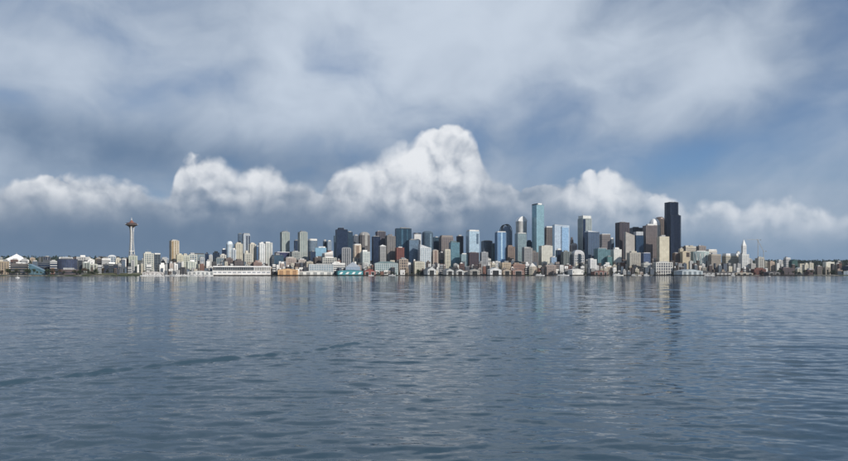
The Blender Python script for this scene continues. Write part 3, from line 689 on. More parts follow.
bl(438, 444.5, 253, 120, 'punch', (.40,.34,.29), WIN, 'taupe low block beside the cream and brown striped one', name='apartment_block', cat='building')
bl(444, 450.4, 249.2, 100, 'punch', (.60,.56,.42), WIN, 'pale yellow block below the broad taupe tower', name='apartment_block', cat='building', roof='cap', ch=1, rc=CREAM)
bl(449, 459.6, 242.6, 170, 'glass', (.12,.22,.26), (.09,.20,.25), 'teal glass block left of the dark purple-brown tower', name='office_building', cat='building')
bl(456.6, 463.2, 236.4, 300, 'fins', (.10,.075,.09), DARKG, 'dark purple-brown tower behind the teal glass block', name='office_tower')
bl(466, 479.4, 230.2, 250, 'glass', (.46,.55,.62), (.32,.46,.56), 'white-blue glass tower with a dark notched right edge', name='office_tower', roof='cap', ch=1.5, rc=WHITE, metal=.25, k=.9, yaw=16, panels=[(.22,.40,234,244,SLATE,True)])
bl(481.2, 492.4, 240.4, 280, 'glass', (.10,.115,.14), (.06,.075,.10), 'dark slate block with a slightly rounded top', name='office_tower', roof='dome', ch=1.2, rc=DGREY)
bl(491.5, 495.8, 244, 240, 'glass', (.12,.17,.18), (.09,.13,.14), 'grey-green narrow block beside the bright blue tower', name='office_tower')
bl(467, 479, 253, 130, 'punch', (.10,.06,.08), WIN, 'dark plum block below the white-blue glass tower', name='apartment_block', cat='building')
bl(460, 468, 254.5, 130, 'glass', (.28,.36,.38), (.18,.26,.28), 'pale teal low block left of the dark plum one', name='office_building', cat='building')
bl(480, 488, 252.5, 120, 'punch', (.38,.40,.44), WIN, 'grey low block right of the dark plum one', name='apartment_block', cat='building')
bl(495, 506, 231.6, 210, 'fins', (.16,.33,.55), (.10,.26,.50), 'bright blue glass tower with a white cap', name='office_tower', roof='cap', ch=1.2, rc=WHITE, metal=.25, k=.85, panels=[(-.1,.08,233,259,(.38,.55,.72),True)])
bl(499.5, 512.2, 224.6, 360, 'glass', (.19,.24,.30), (.11,.16,.22), 'grey-blue tower crowned by an open dark arch', name='office_tower', roof='arch', ch=6.5, rc=(.05,.07,.09), tiers=[(-.34,.34,-.34,.34,226.8,'glass',(.14,.19,.26),(.12,.17,.24))])
bl(506, 515, 247, 200, 'punch', (.32,.22,.17), WIN, 'brown block between the bright blue and the vaulted towers', name='apartment_block', cat='building')
bl(514.8, 526.4, 233, 210, 'glass', (.25,.32,.34), (.16,.23,.25), 'grey-green glass tower with a white ledge, below the vaulted one', name='office_tower', k=.9, roof='cap', ch=1.0, rc=WHITE, yaw=14)
bl(516, 526.6, 216.6, 300, 'balc', (.56,.58,.58), (.28,.32,.35), 'tall pale tower topped by a white barrel vault', name='office_tower', shape='round', roof='vault', ch=5, rc=(.74,.75,.76), yaw=14)
bl(525.5, 532, 242, 330, 'glass', (.04,.08,.12), (.03,.06,.10), 'dark blue low tower left of the tallest teal tower', name='office_tower')
bl(532, 544, 205.4, 260, 'glass', (.20,.34,.39), (.20,.35,.41), 'tallest slender teal glass tower with a dark left side', name='office_tower', metal=.25, k=.9, yaw=24, tiers=[(-.5,-.36,-.5,.5,204.4,'glass',DARKG,DARKG)])
bl(544.6, 552.6, 226.4, 340, 'fins', (.25,.21,.20), (.10,.10,.11), 'brown-grey tower with a white cap beside the tallest teal one', name='office_tower', roof='cap', ch=1.6, rc=WHITE)
bl(552.4, 569.2, 224.8, 240, 'glass', (.56,.62,.70), (.46,.56,.68), 'pale blue-white tower with a large inset blue glass bay', name='office_tower', metal=.25, k=.6, yaw=3, panels=[(-.06,.0,226.8,252,(.14,.2,.28),True),(0.0,.46,228,252,(.30,.48,.70),True)], roof='wedgeR', ch=1.0, rc=(.5,.56,.62))
bl(538.8, 552.6, 246.2, 150, 'solid', (.60,.59,.50), (.35,.35,.31), 'blank cream cube-like block below the brown-grey tower', name='office_building', cat='building', k=.7)
bl(522, 532.6, 248.4, 120, 'punch', (.36,.36,.36), (.12,.13,.15), 'grey stepped hotel block below the vaulted tower', name='hotel_building', cat='building', tiers=[(-.5,0,-.5,.5,247.4,'punch',LGREY,WIN)])
bl(530, 538.5, 252.5, 130, 'punch', (.22,.19,.18), WIN, 'brown-grey block left of the blank cream cube', name='hotel_building', cat='building')
bl(550, 556.5, 257.5, 100, 'glass', (.30,.40,.52), (.22,.32,.45), 'small pale blue block right of the blank cream cube', name='office_building', cat='building')
bl(555.5, 562, 250.5, 170, 'glass', (.03,.05,.08), NAVY, 'dark navy block below the pale blue-white tower', name='office_building', cat='building')
bl(561, 571, 252, 130, 'fins', (.27,.30,.29), (.07,.10,.10), 'green-grey block with pale vertical ribs', name='office_building', cat='building', k=.9)
bl(569.6, 577.2, 243, 250, 'punch', (.36,.30,.30), WIN, 'small pink-grey block with a stepped brown turret', name='office_building', cat='building', roof='dome', ch=2.5, rc=(.42,.39,.40), tiers=[(-.45,-.1,-.3,.3,240,'punch',(.22,.17,.16),WIN),(-.38,-.2,-.2,.2,237.5,'punch',(.22,.17,.16),WIN)])
bl(571, 584.4, 250, 120, 'bigwin', (.55,.55,.56), (.10,.13,.16), 'ornate white arched block in front of the stepped tower', name='office_building', cat='building', roof='dome', ch=5, rc=(.5,.5,.52), panels=[(-.12,.16,254,268,DARKG,True)])
bl(577.8, 591.6, 216, 270, 'fins', (.42,.48,.48), (.20,.26,.28), 'tall pale green tower with stepped top and antenna', name='office_tower', roof='cap', ch=3, rc=(.64,.66,.64), yaw=22, antenna=(-.2, 211.5), panels=[(-.5,-.2,219.4,250,NAVY,True)], tiers=[(-.1,.45,-.4,.4,217.6,'fins',(.5,.54,.54),SLATE)])
bl(584.8, 599.4, 231, 200, 'fins', (.13,.20,.30), (.05,.10,.19), 'blue ribbed glass tower with a pale slanting roof edge', name='office_tower', roof='wedgeR', ch=1.2, rc=(.66,.70,.74), k=.7)
bl(599, 610.4, 234, 260, 'strip', (.30,.26,.25), (.12,.11,.12), 'brown tower of horizontal bands with a white top line', name='office_tower', roof='cap', ch=1.0, rc=WHITE)
bl(609.8, 614, 239.4, 330, 'glass', (.16,.20,.26), SLATE, 'small blue-grey tower behind the horizontally banded one', name='office_tower')
bl(588.2, 596.6, 259.6, 40, 'punch', (.66,.67,.66), (.30,.32,.33), 'white narrow block rising right at the ferry quay', name='apartment_block', cat='building', tiers=[(-.5,-.05,-.5,.5,258.8,'solid',WHITE,LGREY)])
bl(594, 610.6, 250, 130, 'glass', (.14,.24,.26), (.09,.18,.20), 'stepped green-blue glass block below the blue ribbed tower', name='office_building', cat='building', tiers=[(-.5,.15,-.5,.5,249,'glass',TEAL,TEAL)], k=.7)
bl(606, 612, 257, 100, 'glass', (.12,.24,.24), (.08,.18,.18), 'low green glass annexe of the stepped glass block', name='office_building', cat='building')
bl(611, 621.6, 249.8, 140, 'solid', (.64,.64,.60), (.36,.37,.36), 'white-cream block with a stepped roof by the dark brown tower', name='office_building', cat='building', tiers=[(-.3,.2,-.3,.3,247.8,'solid',WHITE,LGREY)])
bl(615.4, 629.4, 223, 260, 'fins', (.14,.11,.12), (.035,.035,.06), 'dark tower with navy left side and brown-mauve front', name='office_tower', k=.75, metal=.25, yaw=14)
bl(624, 634.6, 232, 200, 'solid', (.52,.48,.43), (.30,.28,.26), 'beige slab tower with a slanting roofline', name='office_tower', roof='wedgeR', ch=3.5, rc=(.52,.48,.43), k=.5, yaw=4)
bl(629.6, 643, 228.2, 420, 'glass', (.05,.06,.08), DARKG, 'flat dark tower behind the navy-blue one', name='office_tower', k=.6)
bl(633, 643.6, 231.8, 220, 'glass', (.02,.05,.10), (.016,.046,.095), 'navy-blue glass tower with a pale top storey', name='office_tower', roof='cap', ch=4, rc=(.50,.54,.60))
bl(642.6, 657, 226, 230, 'punch', (.24,.19,.19), (.10,.09,.10), 'broad mauve-brown tower in front of the white domed one', name='office_tower', k=.7, yaw=4)
bl(648.6, 660.4, 218.4, 330, 'punch', (.58,.54,.48), (.25,.24,.23), 'cream tower topped by a white faceted dome', name='office_tower', shape='cham', roof='dome', ch=7, rc=(.74,.75,.77))
bl(654.6, 664.6, 217, 420, 'fins', (.20,.15,.13), (.08,.07,.07), 'brown tower with a rounded top behind the white dome', name='office_tower', shape='round', roof='round', ch=3.4, rc=(.12,.09,.08), metal=.2)
bl(656.8, 669.2, 237, 160, 'solid', (.66,.59,.41), (.48,.43,.31), 'bright cream slab tower in front of the black skyscraper', name='office_tower', k=.55, yaw=7)
bl(664.4, 681, 216, 300, 'glass', (.010,.017,.036), (.010,.018,.042), 'black glass skyscraper with a lower right shoulder, the darkest tower', name='skyscraper', cat='skyscraper', shape='lobes', metal=.3, k=.8, yaw=8, upper=(-.5,.32,203))
bl(626.8, 640.4, 253, 90, 'fins', (.58,.54,.45), (.16,.15,.14), 'ornate cream building with stepped top and tan base', name='office_building', cat='building', k=.6, tiers=[(-.3,.2,-.3,.3,251.6,'punch',CREAM,WIN)], podium=(1.15, 266.5, (.52,.42,.29), 'punch'))
bl(641, 650.4, 252.6, 110, 'glass', (.10,.14,.24), (.05,.08,.16), 'navy block with a white roof band near the white colonnade', name='office_building', cat='building', roof='cap', ch=1, rc=(.6,.6,.66))
bl(641.4, 650, 263.4, 50, 'strip', (.60,.60,.54), (.16,.17,.18), 'low block of white horizontal decks beside the white colonnade', name='parking_structure', cat='building')
bl(653, 672.6, 262.6, 30, 'bigwin', (.64,.63,.58), (.10,.10,.12), 'white waterfront block with tall columns below the cream slab', name='ferry_building', cat='building', yaw=5, k=.4)
bl(680, 689.4, 252, 130, 'solid', (.60,.49,.30), (.36,.29,.18), 'tan cube block right of the black skyscraper', name='office_building', cat='building', panels=[(.05,.5,252.6,257,DBROWN,False)], yaw=5)
bl(678.6, 683.4, 249, 190, 'solid', (.58,.50,.34), (.36,.30,.2), 'tan block stepping up beside the black skyscraper', name='office_building', cat='building')
bl(672.4, 680.2, 253.4, 150, 'punch', (.20,.13,.10), WIN, 'brown block standing in for shading at the foot of the black skyscraper', name='office_building', cat='building')  # brown shading left of the tan cube, built as a block of that colour
bl(681, 696, 246.8, 300, 'strip', (.62,.56,.44), (.20,.18,.16), 'cream hillside hospital block with ribbon windows', name='hospital_building', cat='building', tiers=[(.0,.3,-.3,.3,245.8,'strip',CREAM,WIN)])
bl(690.8, 709, 251.8, 150, 'grid', (.44,.56,.55), (.16,.28,.30), 'teal glass building with white diagonal bracing', name='glass_building', cat='building', shape='bow', k=.5, yaw=3, sub='brace')
bl(696, 706, 246.4, 340, 'punch', (.40,.33,.30), WIN, 'brownish hillside block above the teal braced building', name='apartment_block', cat='building', antenna=(-.2, 243.5))
bl(704.6, 717, 249.4, 280, 'strip', (.66,.63,.56), (.25,.22,.20), 'long white-roofed hillside block right of the brownish one', name='apartment_block', cat='building', roof='cap', ch=1.6, rc=WHITE)
bl(708.4, 721, 254.6, 120, 'strip', (.50,.43,.33), (.14,.12,.11), 'beige parking structure of stacked horizontal decks', name='parking_structure', cat='building', k=.5)
bl(721.8, 738.6, 253.6, 130, 'strip', (.54,.50,.38), (.18,.17,.15), 'wide cream building with a bright white roof', name='station_building', cat='building', roof='cap', ch=2.4, rc=(.80,.80,.80), k=.5)
bl(736.4, 739.8, 252, 240, 'solid', WHITE, LGREY, 'small white block just left of the pointed white tower', name='office_building', cat='building')
bl(749, 755.6, 264, 70, 'punch', (.50,.48,.44), WIN, 'grey-cream low block right of the pointed white tower', name='apartment_block', cat='building')
bl(755, 764.4, 258.4, 130, 'punch', (.50,.49,.44), WIN, 'pale grey-cream block with uneven roof by the red brick sheds', name='apartment_block', cat='building', tiers=[(.1,.5,-.3,.4,257.6,'punch',CREAM,WIN)])
bl(751, 766, 269.4, 40, 'punch', (.24,.075,.055), WIN, 'long red brick warehouse near the southern quay', name='warehouse', cat='warehouse', k=.4)
bl(767.8, 774.6, 260.8, 140, 'punch', (.58,.42,.30), WIN, 'peach block with a hipped roof', name='apartment_block', cat='building', roof='hip', ch=1.2, rc=(.40,.28,.2))
bl(776.8, 782.6, 260.6, 150, 'fins', (.62,.62,.60), (.10,.11,.13), 'white block with two dark window strips', name='apartment_block', cat='building')
bl(783.6, 790.4, 258, 330, 'strip', (.70,.70,.70), WIN, 'white hillside building above the teal-green hall', name='apartment_block', cat='building')
bl(788.6, 797.8, 259.4, 200, 'plain', (.03,.13,.13), WIN, 'dark teal-green hall with a low gabled roof', name='hall_building', cat='hall', roof='gable', ch=2.0, rc=(.03,.12,.13))
bl(779, 794, 268.2, 50, 'punch', (.15,.11,.12), WIN, 'dark plum warehouse with white doors on the southern quay', name='warehouse', cat='warehouse', k=.5)
bl(795, 801.6, 267.4, 80, 'punch', (.56,.54,.42), WIN, 'cream warehouse with round dark gable window', name='warehouse', cat='warehouse', roof='gable', ch=1.2, rc=LGREY)
bl(802.4, 808.6, 264.8, 110, 'punch', (.62,.58,.44), WIN, 'cream block, the left of a joined cream pair', name='apartment_block', cat='building')
bl(807.4, 813.4, 263.4, 130, 'punch', (.64,.60,.46), WIN, 'cream block, the taller right of a joined cream pair', name='apartment_block', cat='building')
bl(804, 813.6, 270.2, 45, 'punch', (.16,.09,.09), WIN, 'dark brick warehouse below the joined cream pair', name='warehouse', cat='warehouse')
bl(815, 822, 266.6, 60, 'grid', (.34,.27,.22), WIN, 'brown gridded loft building left of the cream-pillared one', name='loft_building', cat='building')
bl(822.6, 830.4, 267.6, 55, 'fins', (.50,.44,.33), (.06,.05,.06), 'brown loft building with cream pillars', name='loft_building', cat='building')
bl(822.8, 834.4, 262.4, 150, 'solid', (.68,.66,.54), (.4,.4,.34), 'long white-cream block above the loft buildings', name='apartment_block', cat='building', k=.5)
bl(834, 841.4, 264.4, 140, 'punch', (.46,.42,.40), WIN, 'pinkish grey block near the blue quay shed', name='apartment_block', cat='building')
bl(834.6, 842.6, 270.4, 60, 'strip', (.40,.30,.24), WIN, 'low tan and brown warehouse next to the blue quay shed', name='warehouse', cat='warehouse')
bl(838, 868, 271.6, 40, 'fins', (.42,.50,.56), (.08,.14,.22), 'long blue-grey quay shed at the southern end', name='quay_shed', cat='shed', k=.3, yaw=4)
bl(842, 858, 266.4, 110, 'glass', (.05,.10,.16), (.03,.07,.12), 'dark blue block above the long blue-grey quay shed', name='office_building', cat='building')
# pointed white tower of the old town
bl(738.6, 749, 254.6, 90, 'punch', (.64,.65,.63), (.25,.27,.28), 'pointed white tower rising from a wide white block', name='pointed_tower', cat='tower', k=.8, yaw=6)
# waterfront halls on the quay edge (on piers: the number is the deck height)
bl(308, 333.4, 264.6, 12, 'grid', (.50,.53,.54), (.20,.27,.32), 'grey hall with a row of pale windows behind the white pier shed', name='market_hall', cat='hall', k=.3, yaw=18)
bl(374, 398, 261.4, 40, 'grid', (.50,.58,.58), (.13,.22,.24), 'teal-roofed hall with a white window grid', name='market_hall', cat='hall', k=.35, roof='hip', ch=2, rc=(.16,.27,.28), yaw=12)
bl(330.6, 345, 263.4, 20, 'strip', (.68,.68,.66), WIN, 'white stepped quay building left of the pale blue gable', name='quay_building', cat='building', k=.35, tiers=[(-.4,.0,-.4,.4,262.6,'strip',WHITE,WIN)])
bl(345.5, 360, 262, 24, 'glass', (.40,.48,.58), (.26,.34,.44), 'pale blue gabled glass hall behind the teal pier shed', name='aquarium_hall', cat='hall', roof='gable', ch=5, rc=(.40,.48,.60), k=.6, yaw=10)
bl(398.4, 408, 259.6, 50, 'bigwin', (.50,.38,.28), (.05,.05,.06), 'tan building with two dark arched openings', name='quay_building', cat='building', k=.5)
bl(413.5, 424.6, 262, 40, 'punch', (.60,.56,.42), WIN, 'cream quay building half hidden by a round dark tree', name='quay_building', cat='building', k=.5)
bl(604, 613.6, 267, 30, 'punch', (.52,.43,.31), WIN, 'tan quay building right of the long red shed', name='quay_building', cat='building', k=.5)
bl(528.4, 536, 263, 40, 'punch', (.60,.50,.38), WIN, 'peach quay building with a pointed roof', name='quay_building', cat='building', roof='pyramid', ch=3.5, rc=(.62,.60,.56))
bl(500.5, 511, 263, 40, 'punch', (.58,.44,.27), WIN, 'orange-tan quay building left of the red brick one', name='quay_building', cat='building', k=.6)
bl(511.5, 525, 264.5, 38, 'punch', (.42,.22,.16), WIN, 'red brick quay building with a stepped roof', name='quay_building', cat='building', k=.5, tiers=[(-.4,.0,-.4,.4,263,'punch',(.45,.30,.2),WIN)])
bl(544, 556, 265.4, 34, 'punch', (.46,.35,.30), WIN, 'pinkish quay building below the blank cream cube', name='quay_building', cat='building', k=.5)
for a, k in sorted(B, key=lambda q: q[0][3]): tower(*a, **k)
def root_of(label): return next(o for o in COL.objects if o.get('label') == label)
# shaft, spire and finial of the pointed tower
lab = 'pointed white tower rising from a wide white block'; r_ = root_of(lab); w_, d_, D, base = DIM[lab]
zb = pz(254.6, D) - base; z1 = pz(246, D) - base; z2 = pz(239.6, D) - base
pp = foot('rect', w_*.50, d_*.5); facade(pp, zb+.4, z1, 'punch', (.68,.69,.68), (.28,.30,.32), r_, .3, gname='shaft')
c_ = MB(); c_.prism(offset(pp, .8), z1, z1+2.0); loft(c_, pp, z1+2.0, [(.9,.9,(z2-z1)*.12), (.5,.5,(z2-z1)*.5), (.12,.12,(z2-z1)*.88), (.02,.02,z2-z1-2)]); c_.build('spire', wallm((.74,.74,.73)), r_)
c_ = MB(); c_.tube([(0,0,z2-1),(0,0,z2+6)], [.6,.15]); c_.build('finial', wallm(LGREY), r_)
# white diagonal braces on the teal building
lab = 'teal glass building with white diagonal bracing'; r_ = root_of(lab); w_, d_, D, base = DIM[lab]
zt = pz(253, D) - base; zl = pz(269, D) - base
for j in range(6):
    c_ = MB(); xa = -w_*.40 + w_*.8*j/6; xb = -w_*.40 + w_*.8*(j+1)/6
    f_ = lambda x: -d_/2 + (abs(x)/(w_/2))**2*d_*.28 - 1.2
    c_.tube([(xa, f_(xa), zl if j % 2 else zt), (xb, f_(xb), zt if j % 2 else zl)], 1.0, 5); c_.build('diagonal_brace', wallm(WHITE), r_)

# ------------------------------------------------------------------ observation tower: three pairs of legs, saucer, spire
D = 2350.0; X = ppos(131.6, D); base = float(gz(X, D)) - 2
ot = tag(empty('observation_tower', (X, D, base), R(18)), 'white hourglass observation tower with a flat red-roofed saucer and spire', 'tower')
HT = pz(217.2, D) - base; q = HT / 184.0
WP = wallm((.74, .73, .69)); DK = wallm((.17, .15, .14))
prof_ = [(0, 15.5), (12, 14.2), (30, 12.3), (50, 9.6), (75, 7.0), (95, 5.6), (112, 5.1), (128, 5.6), (142, 7.2), (152, 10.0)]
for k in range(3):
    th_ = 2*pi*k/3 + R(30); leg = MB()
    for sg in (-1, 1):
        pts = []
        for z, r in prof_:
            sp2 = (1.5 if z < 100 else 1.2) * sg
            pts.append(((r*cos(th_) - sp2*sin(th_))*q, (r*sin(th_) + sp2*cos(th_))*q, z*q))
        leg.tube(pts, [1.05*q]*len(pts), 6)
    for z in range(8, 150, 9):
        r = float(np.interp(z, [a for a, b_ in prof_], [b_ for a, b_ in prof_]))
        p0 = ((r*cos(th_)+1.9*sin(th_))*q, (r*sin(th_)-1.9*cos(th_))*q, z*q); p1 = ((r*cos(th_)-1.9*sin(th_))*q, (r*sin(th_)+1.9*cos(th_))*q, z*q)
        leg.tube([p0, p1], .5*q, 4)
    leg.build('leg', WP, ot)
c_ = MB(); c_.lathe([(2.6*q, 0), (2.3*q, 60*q), (2.0*q, 148*q)], 8); c_.build('elevator_core', DK, ot)
c_ = MB(); c_.lathe([(5*q, 29*q), (14*q, 30*q), (14*q, 33.5*q), (5*q, 34.5*q)], 24); c_.build('lower_platform', WP, ot)
c_ = MB(); c_.lathe([(4*q, 58*q), (9.6*q, 59*q), (9.6*q, 61*q), (4*q, 61.5*q)], 24); c_.build('brace_ring', WP, ot)
c_ = MB(); c_.lathe([(4*q, 146*q), (9*q, 149*q), (15*q, 152.5*q), (20.5*q, 155.5*q), (21.2*q, 156.6*q), (21*q, 157.6*q), (16*q, 158*q)], 36); c_.build('saucer', wallm((.30,.19,.15)), ot)
c_ = MB(); c_.lathe([(15*q, 157.5*q), (16.2*q, 158.5*q), (16.2*q, 161.2*q), (15*q, 161.5*q)], 36); c_.build('glass_gallery', glassm(DARKG), ot)
c_ = MB(); c_.lathe([(18.6*q, 161.2*q), (18.8*q, 162*q), (13*q, 163.6*q), (7*q, 165*q), (6.4*q, 165.4*q), (6.2*q, 169*q), (3*q, 170.5*q), (2.4*q, 173*q)], 36); c_.build('roof', wallm((.36,.13,.08)), ot)
c_ = MB()
for k in range(24):
    th_ = 2*pi*k/24; c_.tube([(20.5*q*cos(th_), 20.5*q*sin(th_), 156.5*q), (22*q*cos(th_), 22*q*sin(th_), 159.5*q)], .28*q, 4)
c_.build('railing', WP, ot, kind='stuff')
c_ = MB(); c_.tube([(0,0,172*q), (0,0,178*q), (0,0,HT)], [1.5*q, .9*q, .15*q]); c_.build('spire', WP, ot)

# ------------------------------------------------------------------ piers, sheds and the terminal on the water's edge
PILE = wallm((.055, .048, .042)); DECK = wallm((.24, .22, .20))
def pier(px0, px1, out_, label, group='timber piers along the waterfront', inn=8.0):
    D = shoreD((px0+px1)/2); X = ppos((px0+px1)/2, D-out_/2); yaw = math.atan2(float(shore(X+30)-shore(X-30)), 60.0)
    w_ = (px1-px0)/F*(D-out_)
    r = tag(empty('pier', (X, float(shore(X)), 0), yaw*0.6), label, 'pier', group)
    b_ = MB(); b_.box(-w_/2, w_/2, -out_, inn, 2.6, 3.6); b_.build('deck', DECK, r)
    f_ = MB(); f_.box(-w_/2-.3, w_/2+.3, -out_-.4, -out_, 1.9, 3.9); f_.build('fender_beam', PILE, r)
    p_ = MB(); n_ = max(3, int(w_/5))
    for i in range(n_+1):
        for yy in np.arange(-out_+.6, -2, 7.0): p_.tube([(-w_/2+.5+(w_-1)*i/n_, yy, -3), (-w_/2+.5+(w_-1)*i/n_, yy, 2.6)], .35, 5)
    p_.build('piling', PILE, r, kind='stuff')
    return r, w_, D, X, yaw*0.6
def shed(px0, px1, ye, yr, wall, rc, label, out_=70.0, depth=None, doors=1, door_c=(.03,.035,.04), trim=WHITE, group=None, name='pier_shed', slant=None, win=True):
    """gable-fronted shed standing on a pier, its gable to the water"""
    pr_, pw_, D, X, yaw = pier(px0-.6, px1+.6, out_, 'timber pier under the ' + label.split(' with ')[0])
    Df = D - out_ + 6; w_ = (px1-px0)/F*Df; L_ = (depth or out_) - 8
    r = tag(empty(name, (ppos((px0+px1)/2, Df + L_/2), Df + L_/2, 3.6), yaw), label, 'shed', group)
    he, hr = pz(ye, Df) - 3.6, pz(yr, Df) - 3.6; a, c2 = w_/2, L_/2
    b_ = MB(); b_.v += [(-a,-c2,0),(a,-c2,0),(a,c2,0),(-a,c2,0),(-a,-c2,he),(a,-c2,he),(a,c2,he),(-a,c2,he),(0,-c2,hr),(0,c2,hr)]
    b_.f += [(0,1,5,8,4),(1,2,6,5),(2,3,7,9,6),(3,0,4,7)]; b_.build('wall', wallm(wall), r)
    rf = MB(); o_ = .9; k_ = (hr-he)/a
    for sg in (-1, 1):
        e = (sg*(a+o_), he-k_*o_+.12)
        rf.v += [(e[0],-c2-o_,e[1]),(0,-c2-o_,hr+.12),(0,c2+o_,hr+.12),(e[0],c2+o_,e[1]),(e[0],-c2-o_,e[1]+.5),(0,-c2-o_,hr+.62),(0,c2+o_,hr+.62),(e[0],c2+o_,e[1]+.5)]
        i = len(rf.v)-8; rf.f += [(i,i+1,i+2,i+3),(i+4,i+5,i+6,i+7),(i,i+1,i+5,i+4),(i+3,i+2,i+6,i+7),(i,i+3,i+7,i+4)]
    rf.build('roof', wallm(rc), r)
    for j in range(doors):
        cx_ = (-a + w_*(j+.5)/doors); dw = w_/doors*.27
        d_ = MB(); d_.box(cx_-dw, cx_+dw, -c2-.25, -c2+.2, .3, he*.86)
        d_.v += []; dd = d_.build('door', wallm(door_c), r)
        t_ = MB(); t_.box(cx_-dw-.5, cx_+dw+.5, -c2-.4, -c2-.02, he*.86, he*.86+.7); t_.box(cx_-dw-.5, cx_-dw, -c2-.4, -c2-.02, 0, he*.86); t_.box(cx_+dw, cx_+dw+.5, -c2-.4, -c2-.02, 0, he*.86); t_.build('door_frame', wallm(trim), dd)
    if win:
        for sg in (-1, 1):
            d_ = MB(); d_.box(sg*a*.78-.9, sg*a*.78+.9, -c2-.15, -c2+.1, he*.35, he*.75); d_.build('window', glassm(DARKG), r)
    if slant:
        for j in range(slant):
            cx_ = -a + w_*(j+.5)/slant; q_ = w_/slant*.22
            d_ = MB(); z0_, z1_ = he*.18, he*.72
            d_.v += [(cx_-q_*1.5,-c2-.3,z0_),(cx_+q_*.5,-c2-.3,z0_),(cx_+q_*1.5,-c2-.3,z1_),(cx_-q_*.2,-c2-.3,z1_),(cx_-q_*1.5,-c2+.1,z0_),(cx_+q_*.5,-c2+.1,z0_),(cx_+q_*1.5,-c2+.1,z1_),(cx_-q_*.2,-c2+.1,z1_)]
            d_.f += [(0,1,2,3),(0,1,5,4),(1,2,6,5),(2,3,7,6),(3,0,4,7)]; d_.build('slanted_panel', wallm((.80,.82,.82)), r)
    return r
GS = 'white gabled pier sheds'
shed(189, 213.5, 271.8, 270.8, (.62,.63,.62), (.52,.55,.57), 'long pale low pier shed left of the white terminal', 34, doors=6, door_c=(.30,.33,.35))
shed(143.5, 163, 272.4, 271.4, (.54,.50,.48), (.50,.49,.49), 'pinkish grey low pier shed in the marina', 24, doors=5, door_c=(.40,.36,.35))
shed(278, 297.6, 270, 268.6, (.74,.40,.12), (.62,.36,.14), 'orange-tan pier shed with a low roof beside the white long shed', 60, doors=3, door_c=(.50,.24,.07), trim=TAN)
shed(297.8, 332, 271.8, 270.8, (.66,.66,.62), (.50,.54,.55), 'long white pier shed with a grey roof', 40, doors=5, door_c=(.36,.38,.38))
shed(337, 362, 270.9, 269.8, (.00,.36,.44), (.03,.05,.12), 'teal pier shed with white slanted panels and a navy roof', 65, doors=0, slant=4, win=False)
shed(363.5, 375, 271.6, 268.6, (.40,.09,.07), (.30,.10,.08), 'red pier shed with a low red roof', 40, doors=2)
shed(425.5, 434, 269.6, 267, (.58,.60,.60), (.20,.22,.25), 'white gabled pier shed with one dark doorway next to the cream quay building', 70, group=GS)
shed(444.5, 452, 270.6, 268.6, (.52,.54,.54), (.30,.33,.36), 'white gabled pier shed with a dark grey roof, second from the cream quay building', 75, group=GS)
shed(455.6, 463, 270.8, 269, (.60,.61,.60), (.16,.17,.19), 'white gabled pier shed with a mid grey roof, third from the cream quay building', 75, group=GS)
shed(469, 478.6, 270.4, 268.9, (.46,.43,.38), (.42,.44,.44), 'cream-white gabled pier shed with pale roof and dark doorway', 75, group=GS)
shed(488.6, 500, 269.8, 267.6, (.70,.71,.71), (.60,.62,.63), 'broad white gabled pier shed with a pale roof and black doorway', 80, group=GS)
shed(502, 510, 270.4, 268.4, (.50,.38,.26), (.30,.22,.18), 'tan gabled pier shed with a brown roof', 60)
shed(511.5, 523, 270.6, 268.6, (.46,.24,.18), (.36,.28,.25), 'reddish gabled pier shed with a dusty roof', 60)
shed(570, 581, 269.8, 268.8, (.76,.74,.68), (.74,.73,.70), 'bright white boxy pier shed near the ferry quay', 70, doors=0)
shed(592.5, 606, 272, 270.4, (.30,.12,.09), (.24,.14,.12), 'long red pier shed with a dark roof', 50, doors=3)
shed(677.6, 698.4, 271, 269.4, (.48,.58,.64), (.40,.48,.54), 'pale blue pier terminal shed with a grey-blue roof', 80, doors=4, door_c=(.20,.28,.34))
shed(699, 712, 273, 271.4, (.13,.13,.14), (.10,.10,.11), 'dark low pier shed right of the pale blue terminal', 60, doors=3, door_c=(.4,.4,.4))
shed(714, 733, 273.2, 272, (.15,.14,.15), (.18,.18,.19), 'long dark low pier shed with pale doors', 40, doors=5, door_c=(.45,.45,.45))
shed(733.5, 751, 273.2, 272.2, (.46,.38,.28), (.36,.27,.20), 'long tan low pier shed below the pointed white tower', 40, doors=3)
shed(766, 778, 272.6, 271.2, (.12,.11,.12), (.09,.09,.10), 'black-brown pier shed on the southern quay', 40, doors=2)
# the white terminal: two long storeys and an open colonnade at its right end
pr_, pw_, D, X, yaw = pier(212, 272.5, 55, 'broad concrete pier under the white terminal', group=None)
Df = D - 45; w_ = (270-214)/F*Df; r = tag(empty('pier_terminal', (ppos(242, Df+12), Df+12, 3.6), yaw), 'long white pier terminal with glazed upper deck and colonnade', 'terminal')
h1 = pz(270.6, Df)-3.6; h2 = pz(267.2, Df)-3.6; h3 = pz(266, Df)-3.6
b_ = MB(); b_.box(-w_/2, w_/2, -10, 14, 0, h1); b_.build('lower_storey', wallm((.72,.70,.69)), r)
b_ = MB(); b_.box(-w_*.47, w_*.2, -8, 12, h1+.6, h2); b_.build('upper_glazing', glassm(DARKG), r)
b_ = MB(); b_.box(-w_*.5, w_*.5, -11.2, 15, h1, h1+.6); b_.build('deck_slab', wallm(WHITE), r)
b_ = MB(); b_.box(-w_*.49, w_*.5, -11, 15, h2, h3); b_.build('roof', wallm((.75,.75,.76)), r)
b_ = MB(); b_.box(w_*.2, w_*.49, -2, 12, h1+.6, h2); b_.build('inner_wall', wallm(DGREY), r)
for j in range(10):
    xx = w_*(.215+.275*j/9); b_ = MB(); b_.box(xx-1.3, xx+1.3, -10.5, -8.6, h1+.6, h2); b_.build('column', wallm(WHITE), r)
